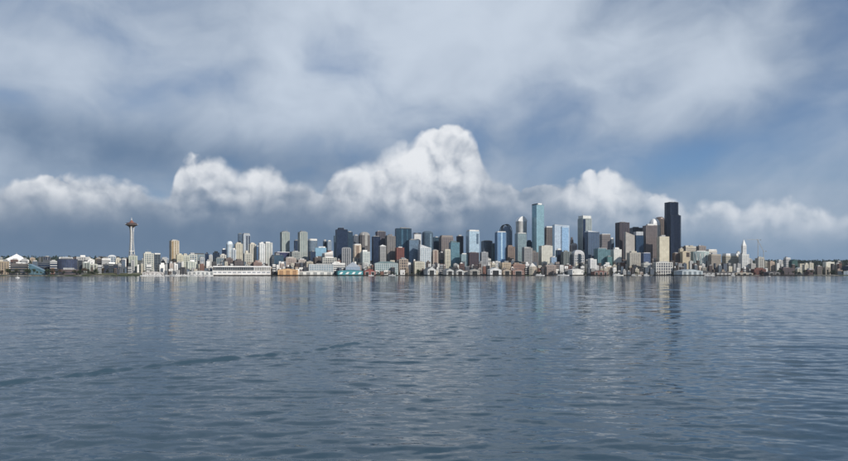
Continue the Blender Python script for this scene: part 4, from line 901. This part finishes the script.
b_ = MB()
for j in range(30):
    xx = -w_*.47 + w_*.67*j/29; b_.box(xx-.25, xx+.25, -8.3, -8.0, h1+.6, h2)
b_.build('mullion', wallm(WHITE), r, kind='stuff')
for j in range(12):
    xx = -w_*.46 + w_*.92*j/11; b_ = MB(); b_.box(xx-5, xx+5, -10.3, -9.8, h1*.45, h1*.7); b_.build('window', glassm((.40,.41,.43)), r)
# plain piers without sheds
for a0_, a1_, oo, lb in ((143, 166, 26, 'low timber pier of the marina below the blank white box'), (381, 396, 45, 'open timber pier below the teal-roofed hall'), (400, 416, 40, 'open timber pier below the tan arched building'),
                     (532, 556, 45, 'open timber pier where a white excursion boat lies'), (612, 650, 40, 'broad open pier beside the white colonnaded block'), (654, 672, 25, 'stone landing below the white colonnaded block'), (780, 812, 25, 'low timber wharf below the dark plum warehouse')):
    pier(a0_, a1_, oo, lb)

# ------------------------------------------------------------------ boats
def boat(px, D, L_, label, decks=2, name='excursion_boat', yaw=0.0, hullc=(.74,.74,.74), group=None, cat='boat', mast=False, sails=False):
    r = tag(empty(name, (ppos(px, D), D, 0), yaw), label, cat, group); bw = max(1.6, L_*.2); hh = L_*.055+.5
    sec = [(-.5,.55),(-.42,.85),(-.2,1),(.1,1),(.32,.7),(.45,.28),(.5,.03)]
    h = MB(); i = 0
    for fx, fw in sec:
        sh = hh*(1+.5*max(0,fx)); h.v += [(fx*L_, -bw/2*fw, sh), (fx*L_*.96, -bw/2*fw*.7, -.4), (fx*L_*.96, bw/2*fw*.7, -.4), (fx*L_, bw/2*fw, sh)]
    for j in range(len(sec)-1):
        for k in range(4): h.f.append((4*j+k, 4*j+(k+1)%4, 4*j+4+(k+1)%4, 4*j+4+k))
    h.f.append((0,1,2,3)); h.build('hull', wallm(hullc, .45), r)
    z = hh+.02; ln = .62
    for dk in range(decks):
        dh = min(2.4, L_*.11); a0_, a1_ = -L_*.42+dk*L_*.04, -L_*.42+L_*ln*(1-.15*dk)
        c_ = MB(); c_.box(a0_, a1_, -bw*.4, bw*.4, z, z+dh); c_.build('cabin', wallm((.76,.76,.75)), r)
        c_ = MB(); c_.box(a0_+.3, a1_-.3, -bw*.41, bw*.41, z+dh*.4, z+dh*.78); c_.build('window_strip', glassm(DARKG), r); z += dh
    c_ = MB(); c_.box(L_*.0, L_*.1, -bw*.2, bw*.2, z, z+min(2.2, L_*.1)); c_.build('wheelhouse', wallm((.76,.76,.75)), r)
    m_ = MB(); mh = L_*1.15 if sails else min(6, L_*.3); m_.tube([(L_*.05,0,z), (L_*.05,0,z+mh)], [.10 if L_ < 15 else .22, .06]); 
    m_.build('mast', wallm((.75,.75,.75)), r)
    if sails:
        m_ = MB(); m_.tube([(L_*.05,0,z+1.2), (-L_*.38,0,z+1.1)], .12); m_.build('boom', wallm((.7,.7,.72)), r)
    return r
boat(17.6, 840, 5.2, 'small white boat with bare mast alone on the water', 1, 'sailing_boat', R(5), sails=True)
boat(769.5, 1500, 5.5, 'tiny white motor boat off the southern quay', 1, 'motor_boat', R(-10))
for px, off, L_, dk, lb in ((540, 62, 34, 2, 'white excursion boat at the open pier by the pinkish building'), (563, 66, 46, 1, 'long white low boat left of the bright white boxy shed'), (618, 58, 42, 2, 'cream-white ferry at the broad open pier'),
                        (634, 55, 20, 2, 'white tour boat right of the cream-white ferry'), (639.5, 52, 16, 1, 'small white launch among boats by the broad pier'), (646.5, 55, 22, 2, 'white boat with two cabins left of the colonnaded block'),
                        (392, 58, 26, 1, 'white low boat at the open pier below the teal-roofed hall'), (371, 52, 20, 1, 'white boat in front of the red pier shed'), (707, 78, 22, 2, 'white boat below the dark low pier shed'), (712.5, 70, 18, 2, 'white work boat right of the dark low pier shed'), (733, 60, 16, 1, 'small white boat between the dark and tan low sheds')):
    boat(px, shoreD(px)-off, L_, lb, dk, 'excursion_boat', R(rnd.uniform(-12, 12)), hullc=(.74,.72,.66) if 'cream' in lb else (.74,.74,.74))
rr = random.Random(3)
for i in range(34):     # marina
    px = 143 + i*2.05 + rr.uniform(-.6, .6)
    sl = rr.random() < .5; ln_ = rr.uniform(13, 24)
    boat(px, shoreD(px)-rr.uniform(14, 60), ln_, ('large' if ln_ > 18.5 else 'small') + (' white sailing yacht with a tall bare mast' if sl else ' white motor yacht without a tall mast') + ' in the marina', 1, 'yacht', R(rr.choice([0, 180]) + rr.uniform(-28, 28)), group='yachts in the marina', sails=sl)
# ------------------------------------------------------------------ lawn of the shore park
m, t, b = newmat('lawn_grass'); tc = t.nodes.new('ShaderNodeTexCoord'); p = E(t, tc.outputs['Object'])
g = noise(t, p, .05, 5, .6); t.links.new(mixc(t, (.05,.065,.025), (.14,.135,.06), g.smooth(.3,.7)).s, b.inputs['Base Color']); b.inputs['Roughness'].default_value = .95
LV, LF = [], []; pxs = np.linspace(84, 146, 32); ss = np.linspace(3, 96, 8)
for px in pxs:
    for s_ in ss:
        D = shoreD(px)+s_; X = ppos(px, D); edge_ = sin(pi*(px-84)/62); LV.append((X, D, float(gz(X, D)) + .6 + 3.0*edge_*sin(pi*min(1, s_/90))))
for i in range(31):
    for j in range(7): LF.append((i*8+j, (i+1)*8+j, (i+1)*8+j+1, i*8+j+1))
me = bpy.data.meshes.new('lawn'); me.from_pydata(LV, [], LF); me.materials.append(m); me.update(); o = bpy.data.objects.new('lawn', me); COL.objects.link(o); o['kind'] = 'structure'
pv, pf = [], []
for i, px in enumerate(pxs):
    for s_ in (40, 46):
        D = shoreD(px)+s_; X = ppos(px, D); edge_ = sin(pi*(px-84)/62); pv.append((X, D, float(gz(X, D)) + 1.5 + 3.0*edge_*sin(pi*min(1, s_/90))))
for i in range(31): pf.append((2*i, 2*i+2, 2*i+3, 2*i+1))
me = bpy.data.meshes.new('path'); me.from_pydata(pv, [], pf); me.materials.append(wallm((.46,.44,.40))); me.update(); o = bpy.data.objects.new('path', me); COL.objects.link(o); o['kind'] = 'structure'

# ------------------------------------------------------------------ low-rise town between the landmarks
ZONES = [(0, 205, 'behind the marina and the lawn'), (205, 335, 'below the pale green pair of towers'), (335, 430, 'below the dark cluster of towers'), (430, 560, 'below the tallest teal tower'),
         (560, 690, 'below the black skyscraper'), (690, 752, 'left of the pointed white tower'), (752, 900, 'on the slope right of the pointed white tower')]
HUES = [('cream', (.58,.53,.41)), ('white', (.68,.68,.66)), ('pale grey', (.46,.47,.48)), ('brick red', (.28,.12,.085)), ('tan', (.44,.33,.22)), ('dark brown', (.12,.09,.08)), ('slate blue', (.12,.15,.20)), ('pinkish beige', (.48,.38,.33)), ('charcoal', (.06,.065,.075))]
fr = random.Random(21)
def seen(x0, x1, yt, D):
    """area in photo pixels that shows above whatever stands in front"""
    a = 0.0
    for c in np.arange(x0+.25, x1, .5):
        fm = min([q[2] for q in SEEN if q[0] <= c <= q[1] and q[3] < D] + [275.5]); a += max(0, fm-yt)*.5
    return a
LANES = [(14, (267, 272.3), .15), (45, (263.8, 269.5), .12), (78, (261.5, 267.5), .12), (120, (260, 266), .15), (170, (259, 265.5), .2), (230, (258, 265), .25), (300, (257.5, 263.5), .3), (400, (257, 262.5), .35), (520, (257, 261.5), .4), (680, (256.5, 260.5), .45)]
for s_, (ya, yb), skip in LANES:
    px = -2.0
    while px < 852:
        wpx = fr.uniform(2.2, 5.0) if s_ < 130 else fr.uniform(2.8, 6.5); c0 = px + wpx/2; px += wpx + fr.uniform(.1, 1.2)
        if fr.random() < skip: continue
        if (c0 < 165 or c0 > 752) and fr.random() < ((.9 if s_ < 100 else .62) if c0 < 165 else (.96 if s_ < 100 else .76)): continue
        if c0 > 750 and s_ < 40: continue
        zi = next(z for z in ZONES if z[0] <= c0 < z[1] or z[1] == 900)
        cool = c0 < 280 or c0 > 560
        wts = [1.8, 1.8, 2.2, .8, 1, 3, 2.6, .6, 3] if (c0 < 165 or c0 > 752) else [2.0, 3.2, 3.0, .5 if cool else 1.2, .6 if cool else 1.3, 1.8, 2.8, .5 if cool else 1.3, 2.6]
        hn, hc = HUES[fr.choices(range(9), wts)[0]]
        yt = fr.uniform(ya, yb); D = shoreD(c0)+s_; yaw = def_yaw(c0)
        if c0 > 750: yt = max(yt, 264 - (s_ > 300)*2)
        X, w_, d_ = fit(c0-wpx/2, c0+wpx/2, D, yaw, .6, dmax=26); r0 = (X, D, w_, d_, yaw)
        if any(hit(r0, q_) for q_ in PLACED): continue
        if seen(c0-wpx/2, c0+wpx/2, yt, D) < 6.0: continue
        SEEN.append((c0-wpx/2, c0+wpx/2, yt, D)); PLACED.append(r0); base = float(gz(X, D)) - 4; h = pz(yt, D) - base
        if h < 11: h = 11
        jit = fr.uniform(.8, 1.15); hc = tuple(round(x*jit, 2) for x in hc)
        lb = f'{hn} low-rise block {zi[2]}'
        r = tag(empty('low_rise_block', (X, D, base), yaw), lb, 'building', f'{hn} low-rises {zi[2]}')
        poly = foot('rect', w_, d_); sty = fr.choice(['punch', 'punch', 'strip', 'grid', 'solid'])
        facade(poly, 0, h, sty, hc, WIN if hn != 'slate blue' else SLATE, r, .3)
        if fr.random() < .2:
            c_ = MB(); a, c2 = w_/2+.6, d_/2+.6; zr = h + min(w_, d_)*.28
            c_.v += [(-a,-c2,h+.1),(a,-c2,h+.1),(a,c2,h+.1),(-a,c2,h+.1),(-a,0,zr),(a,0,zr)]; c_.f += [(0,1,5,4),(1,2,5),(2,3,4,5),(3,0,4),(0,3,2,1)]
            c_.build('roof', wallm(fr.choice([DGREY, BROWN, GREY, (.24,.12,.09)])), r)
        else: rooftop(poly, h, hc, r, fr, fr.random() < .8)

# ------------------------------------------------------------------ trees
def leafm(c, name):
    m, t, b = newmat(name); tc = t.nodes.new('ShaderNodeTexCoord'); p = E(t, tc.outputs['Object'])
    g = noise(t, p, .5, 3, .6); t.links.new(mixc(t, tuple(x*.6 for x in c), tuple(x*1.4 for x in c), g.smooth(.3,.7)).s, b.inputs['Base Color']); b.inputs['Roughness'].default_value = .9
    return m
LEAF = [leafm((.035,.050,.022), 'leaf_dark'), leafm((.055,.062,.030), 'leaf_olive'), leafm((.022,.040,.025), 'leaf_fir'), leafm((.085,.060,.040), 'leaf_bare')]
BARK = wallm((.075, .058, .045))
def tree_mesh(kind, h, seed):
    q = random.Random(seed); tr = MB(); cr = MB(); rad = h*(.20 if kind == 2 else .36)
    tr.tube([(0,0,-1), (0,0,h*.3), (q.uniform(-.3,.3), q.uniform(-.3,.3), h*(.95 if kind == 2 else .62))], [h*.03, h*.022, h*.006], 6)
    nb = 7
    for k in range(nb):
        a = 2*pi*k/nb + q.uniform(-.3,.3); z = h*q.uniform(.28,.5); tr.tube([(0,0,z), (rad*.4*cos(a), rad*.4*sin(a), z+h*.14), (rad*.8*cos(a), rad*.8*sin(a), z+h*.24)], [h*.012, h*.008, h*.003], 4)
    clumps = []
    for k in range(26):
        if kind == 2: z = q.uniform(.12, .97); rr_ = rad*(1.05-z); a = q.uniform(0, 2*pi); clumps.append((rr_*cos(a)*q.uniform(.2,1), rr_*sin(a)*q.uniform(.2,1), z*h, h*.08))
        else:
            a, e, d = q.uniform(0, 2*pi), q.uniform(-.6, 1.5), q.uniform(.35, 1); clumps.append((rad*d*cos(a)*cos(e), rad*d*sin(a)*cos(e), h*.66+h*.30*d*sin(e), h*.11))
    for cx, cy, cz, cr_ in clumps:
        for _ in range(9 if kind == 3 else 15):
            v = Vector((q.gauss(0,1), q.gauss(0,1), q.gauss(0,1))).normalized(); p = Vector((cx, cy, cz)) + v*cr_*q.uniform(.3, 1.1)
            n_ = Vector((q.gauss(0,1), q.gauss(0,1), q.gauss(.5,1))).normalized(); u = n_.orthogonal().normalized()*h*.045; w2 = n_.cross(u)
            cr.quad(tuple(p-u), tuple(p-w2*.7), tuple(p+u), tuple(p+w2*.7))
    return tr.mesh('trunk', BARK), cr.mesh('crown', LEAF[kind])
PROTO = {k: [tree_mesh(k, 12.0, 40+7*k+j) for j in range(3)] for k in range(4)}
tq = random.Random(11)
KW = ['dark green leafy', 'olive green leafy', 'dark pointed fir', 'brown bare-looking']
def tree(px, s_, kind, h, label, group):
    label = ('tall ' if h > 13 else 'low ') + KW[kind] + ' ' + label; group = KW[kind] + ' ' + group
    D = shoreD(px)+s_; X = ppos(px, D)
    o = tag(empty('tree' if kind != 2 else 'fir_tree', (X, D, float(gz(X, D)) + .2), tq.uniform(0, 6.28)), label, 'tree', group); o.scale = (h/12*tq.uniform(.85,1.2),)*2 + (h/12,)
    a, b_ = PROTO[kind][tq.randrange(3)]
    for nm, me in (('trunk', a), ('crown', b_)):
        c = bpy.data.objects.new(nm, me); COL.objects.link(c); c.parent = o
for i in range(90): tree(tq.uniform(-2, 100), tq.choice([12, 22, 40, 70, 110]), tq.choice([0,0,1,2,3]), tq.uniform(9, 19), 'tree on the park shore left of the lawn', 'trees on the park shore')
for i in range(46): tree(tq.uniform(101, 129), tq.uniform(98, 150), tq.choice([0,2,2,3]), tq.uniform(10, 18), 'tree in the belt behind the sloping lawn', 'trees behind the lawn')
for i in range(26): tree(tq.uniform(138, 200), tq.uniform(20, 110), tq.choice([0,1,3]), tq.uniform(8, 13), 'tree on the slope above the marina', 'trees above the marina')
for i in range(84): tree(tq.uniform(275, 740), tq.choice([5, 6, 7, 9]), tq.choice([0,0,1,2,3]), tq.uniform(8, 14), 'street tree along the waterfront promenade', 'promenade street trees')
for px, h in ((418, 20), (418.8, 17)): tree(px, 8, 0, h, 'round tree in front of the cream quay building', 'round trees at the cream quay building')
for i in range(90): tree(tq.uniform(750, 850), tq.choice([12, 25, 40, 70, 120, 200, 300, 420, 560]), tq.choice([0,2,2,1]), tq.uniform(10, 20), 'tree on the slope right of the pointed white tower', 'trees on the southern slope')
# far woods on the ridges: one mass
def woods(px0, px1, s0, s1, n_, label, seed):
    q = random.Random(seed); cr = MB()
    for _ in range(n_):
        px = q.uniform(px0, px1); s_ = q.uniform(s0, s1); D = shoreD(px)+s_; X = ppos(px, D); z = float(gz(X, D)); h = q.uniform(9, 22); rd = h*.3
        for _k in range(12):
            a, e = q.uniform(0, 6.28), q.uniform(0, 1); f_ = (1-e)**.6; p = Vector((X+rd*f_*cos(a), D+rd*f_*sin(a), z+h*(.15+.85*e)))
            nn = Vector((q.gauss(0,1), q.gauss(0,1), q.gauss(.4,1))).normalized(); u = nn.orthogonal().normalized()*h*.16; w2 = nn.cross(u); cr.quad(tuple(p-u), tuple(p-w2), tuple(p+u), tuple(p+w2))
    o = cr.build('woodland', LEAF[2]); tag(o, label, 'woodland', kind='stuff')
woods(735, 862, 900, 1900, 1500, 'distant dark woods along the southern ridge', 5)
woods(-14, 128, 500, 1500, 900, 'distant dark trees on the northern hill', 6)

# ------------------------------------------------------------------ building cranes
def lattice(mb, p0, p1, wd, n_):
    p0, p1 = Vector(p0), Vector(p1); d = (p1-p0).normalized(); u = d.cross(Vector((0,1,0))).normalized()*wd; v = d.cross(u).normalized()*wd
    cs = [u+v, u-v, -u-v, -u+v]
    for c in cs: mb.tube([tuple(p0+c), tuple(p1+c)], wd*.22, 4)
    for i in range(n_):
        a, b_ = p0.lerp(p1, i/n_), p0.lerp(p1, (i+1)/n_)
        for k in range(4): mb.tube([tuple(a+cs[k]), tuple(b_+cs[(k+1) % 4])], wd*.14, 4)
CRM = wallm((.62, .62, .60))
def crane(pxm, ytop, pxj, yj, pxc, D, label):
    X = ppos(pxm, D); base = float(gz(X, D))-1; r = tag(empty('tower_crane', (X, D, base)), label, 'crane', 'building cranes on the southern slope'); zt = pz(ytop, D)-base
    a = MB(); lattice(a, (0,0,0), (0,0,zt), 1.5, 14); a.build('mast', CRM, r)
    a = MB(); lattice(a, (0,0,zt), (ppos(pxj, D)-X, 0, pz(yj, D)-base), 1.3, 14); a.build('jib', CRM, r)
    a = MB(); a.box(-1.6, 1.6, -2.6, -.9, zt-2.6, zt+.4); a.build('cab', wallm(LGREY), r)
    a = MB(); xc = ppos(pxc, D)-X; lattice(a, (0,0,zt), (xc, 0, zt+.5), .7, 4); a.build('counter_jib', CRM, r)
    a = MB(); a.box(xc-2, xc+2, -1.5, 1.5, zt-4, zt); a.build('counterweight', wallm(GREY), r)
crane(763.6, 251, 757, 239, 766, 3050, 'pale crane with a raised slanting jib behind the pointed white tower')
crane(758, 239.6, 746.8, 239.4, 760.5, 3200, 'slender crane with a level jib behind the pointed white tower')

# ------------------------------------------------------------------ thin sea haze over the bay and the town
hz = MB(); hz.box(-11900, 11900, -2000, 11900, -8, 420)
m = bpy.data.materials.new('haze'); m.use_nodes = True; t = m.node_tree; t.nodes.clear()
ou = t.nodes.new('ShaderNodeOutputMaterial'); pv_ = t.nodes.new('ShaderNodeVolumePrincipled'); t.links.new(pv_.outputs[0], ou.inputs['Volume'])
pv_.inputs['Color'].default_value = (0.72, 0.84, 1.0, 1); pv_.inputs['Density'].default_value = 1.7e-5; pv_.inputs['Anisotropy'].default_value = 0.2
o = hz.build('haze', m); o['kind'] = 'stuff'; tag(o, 'thin pale blue haze over the bay and the town', 'haze')
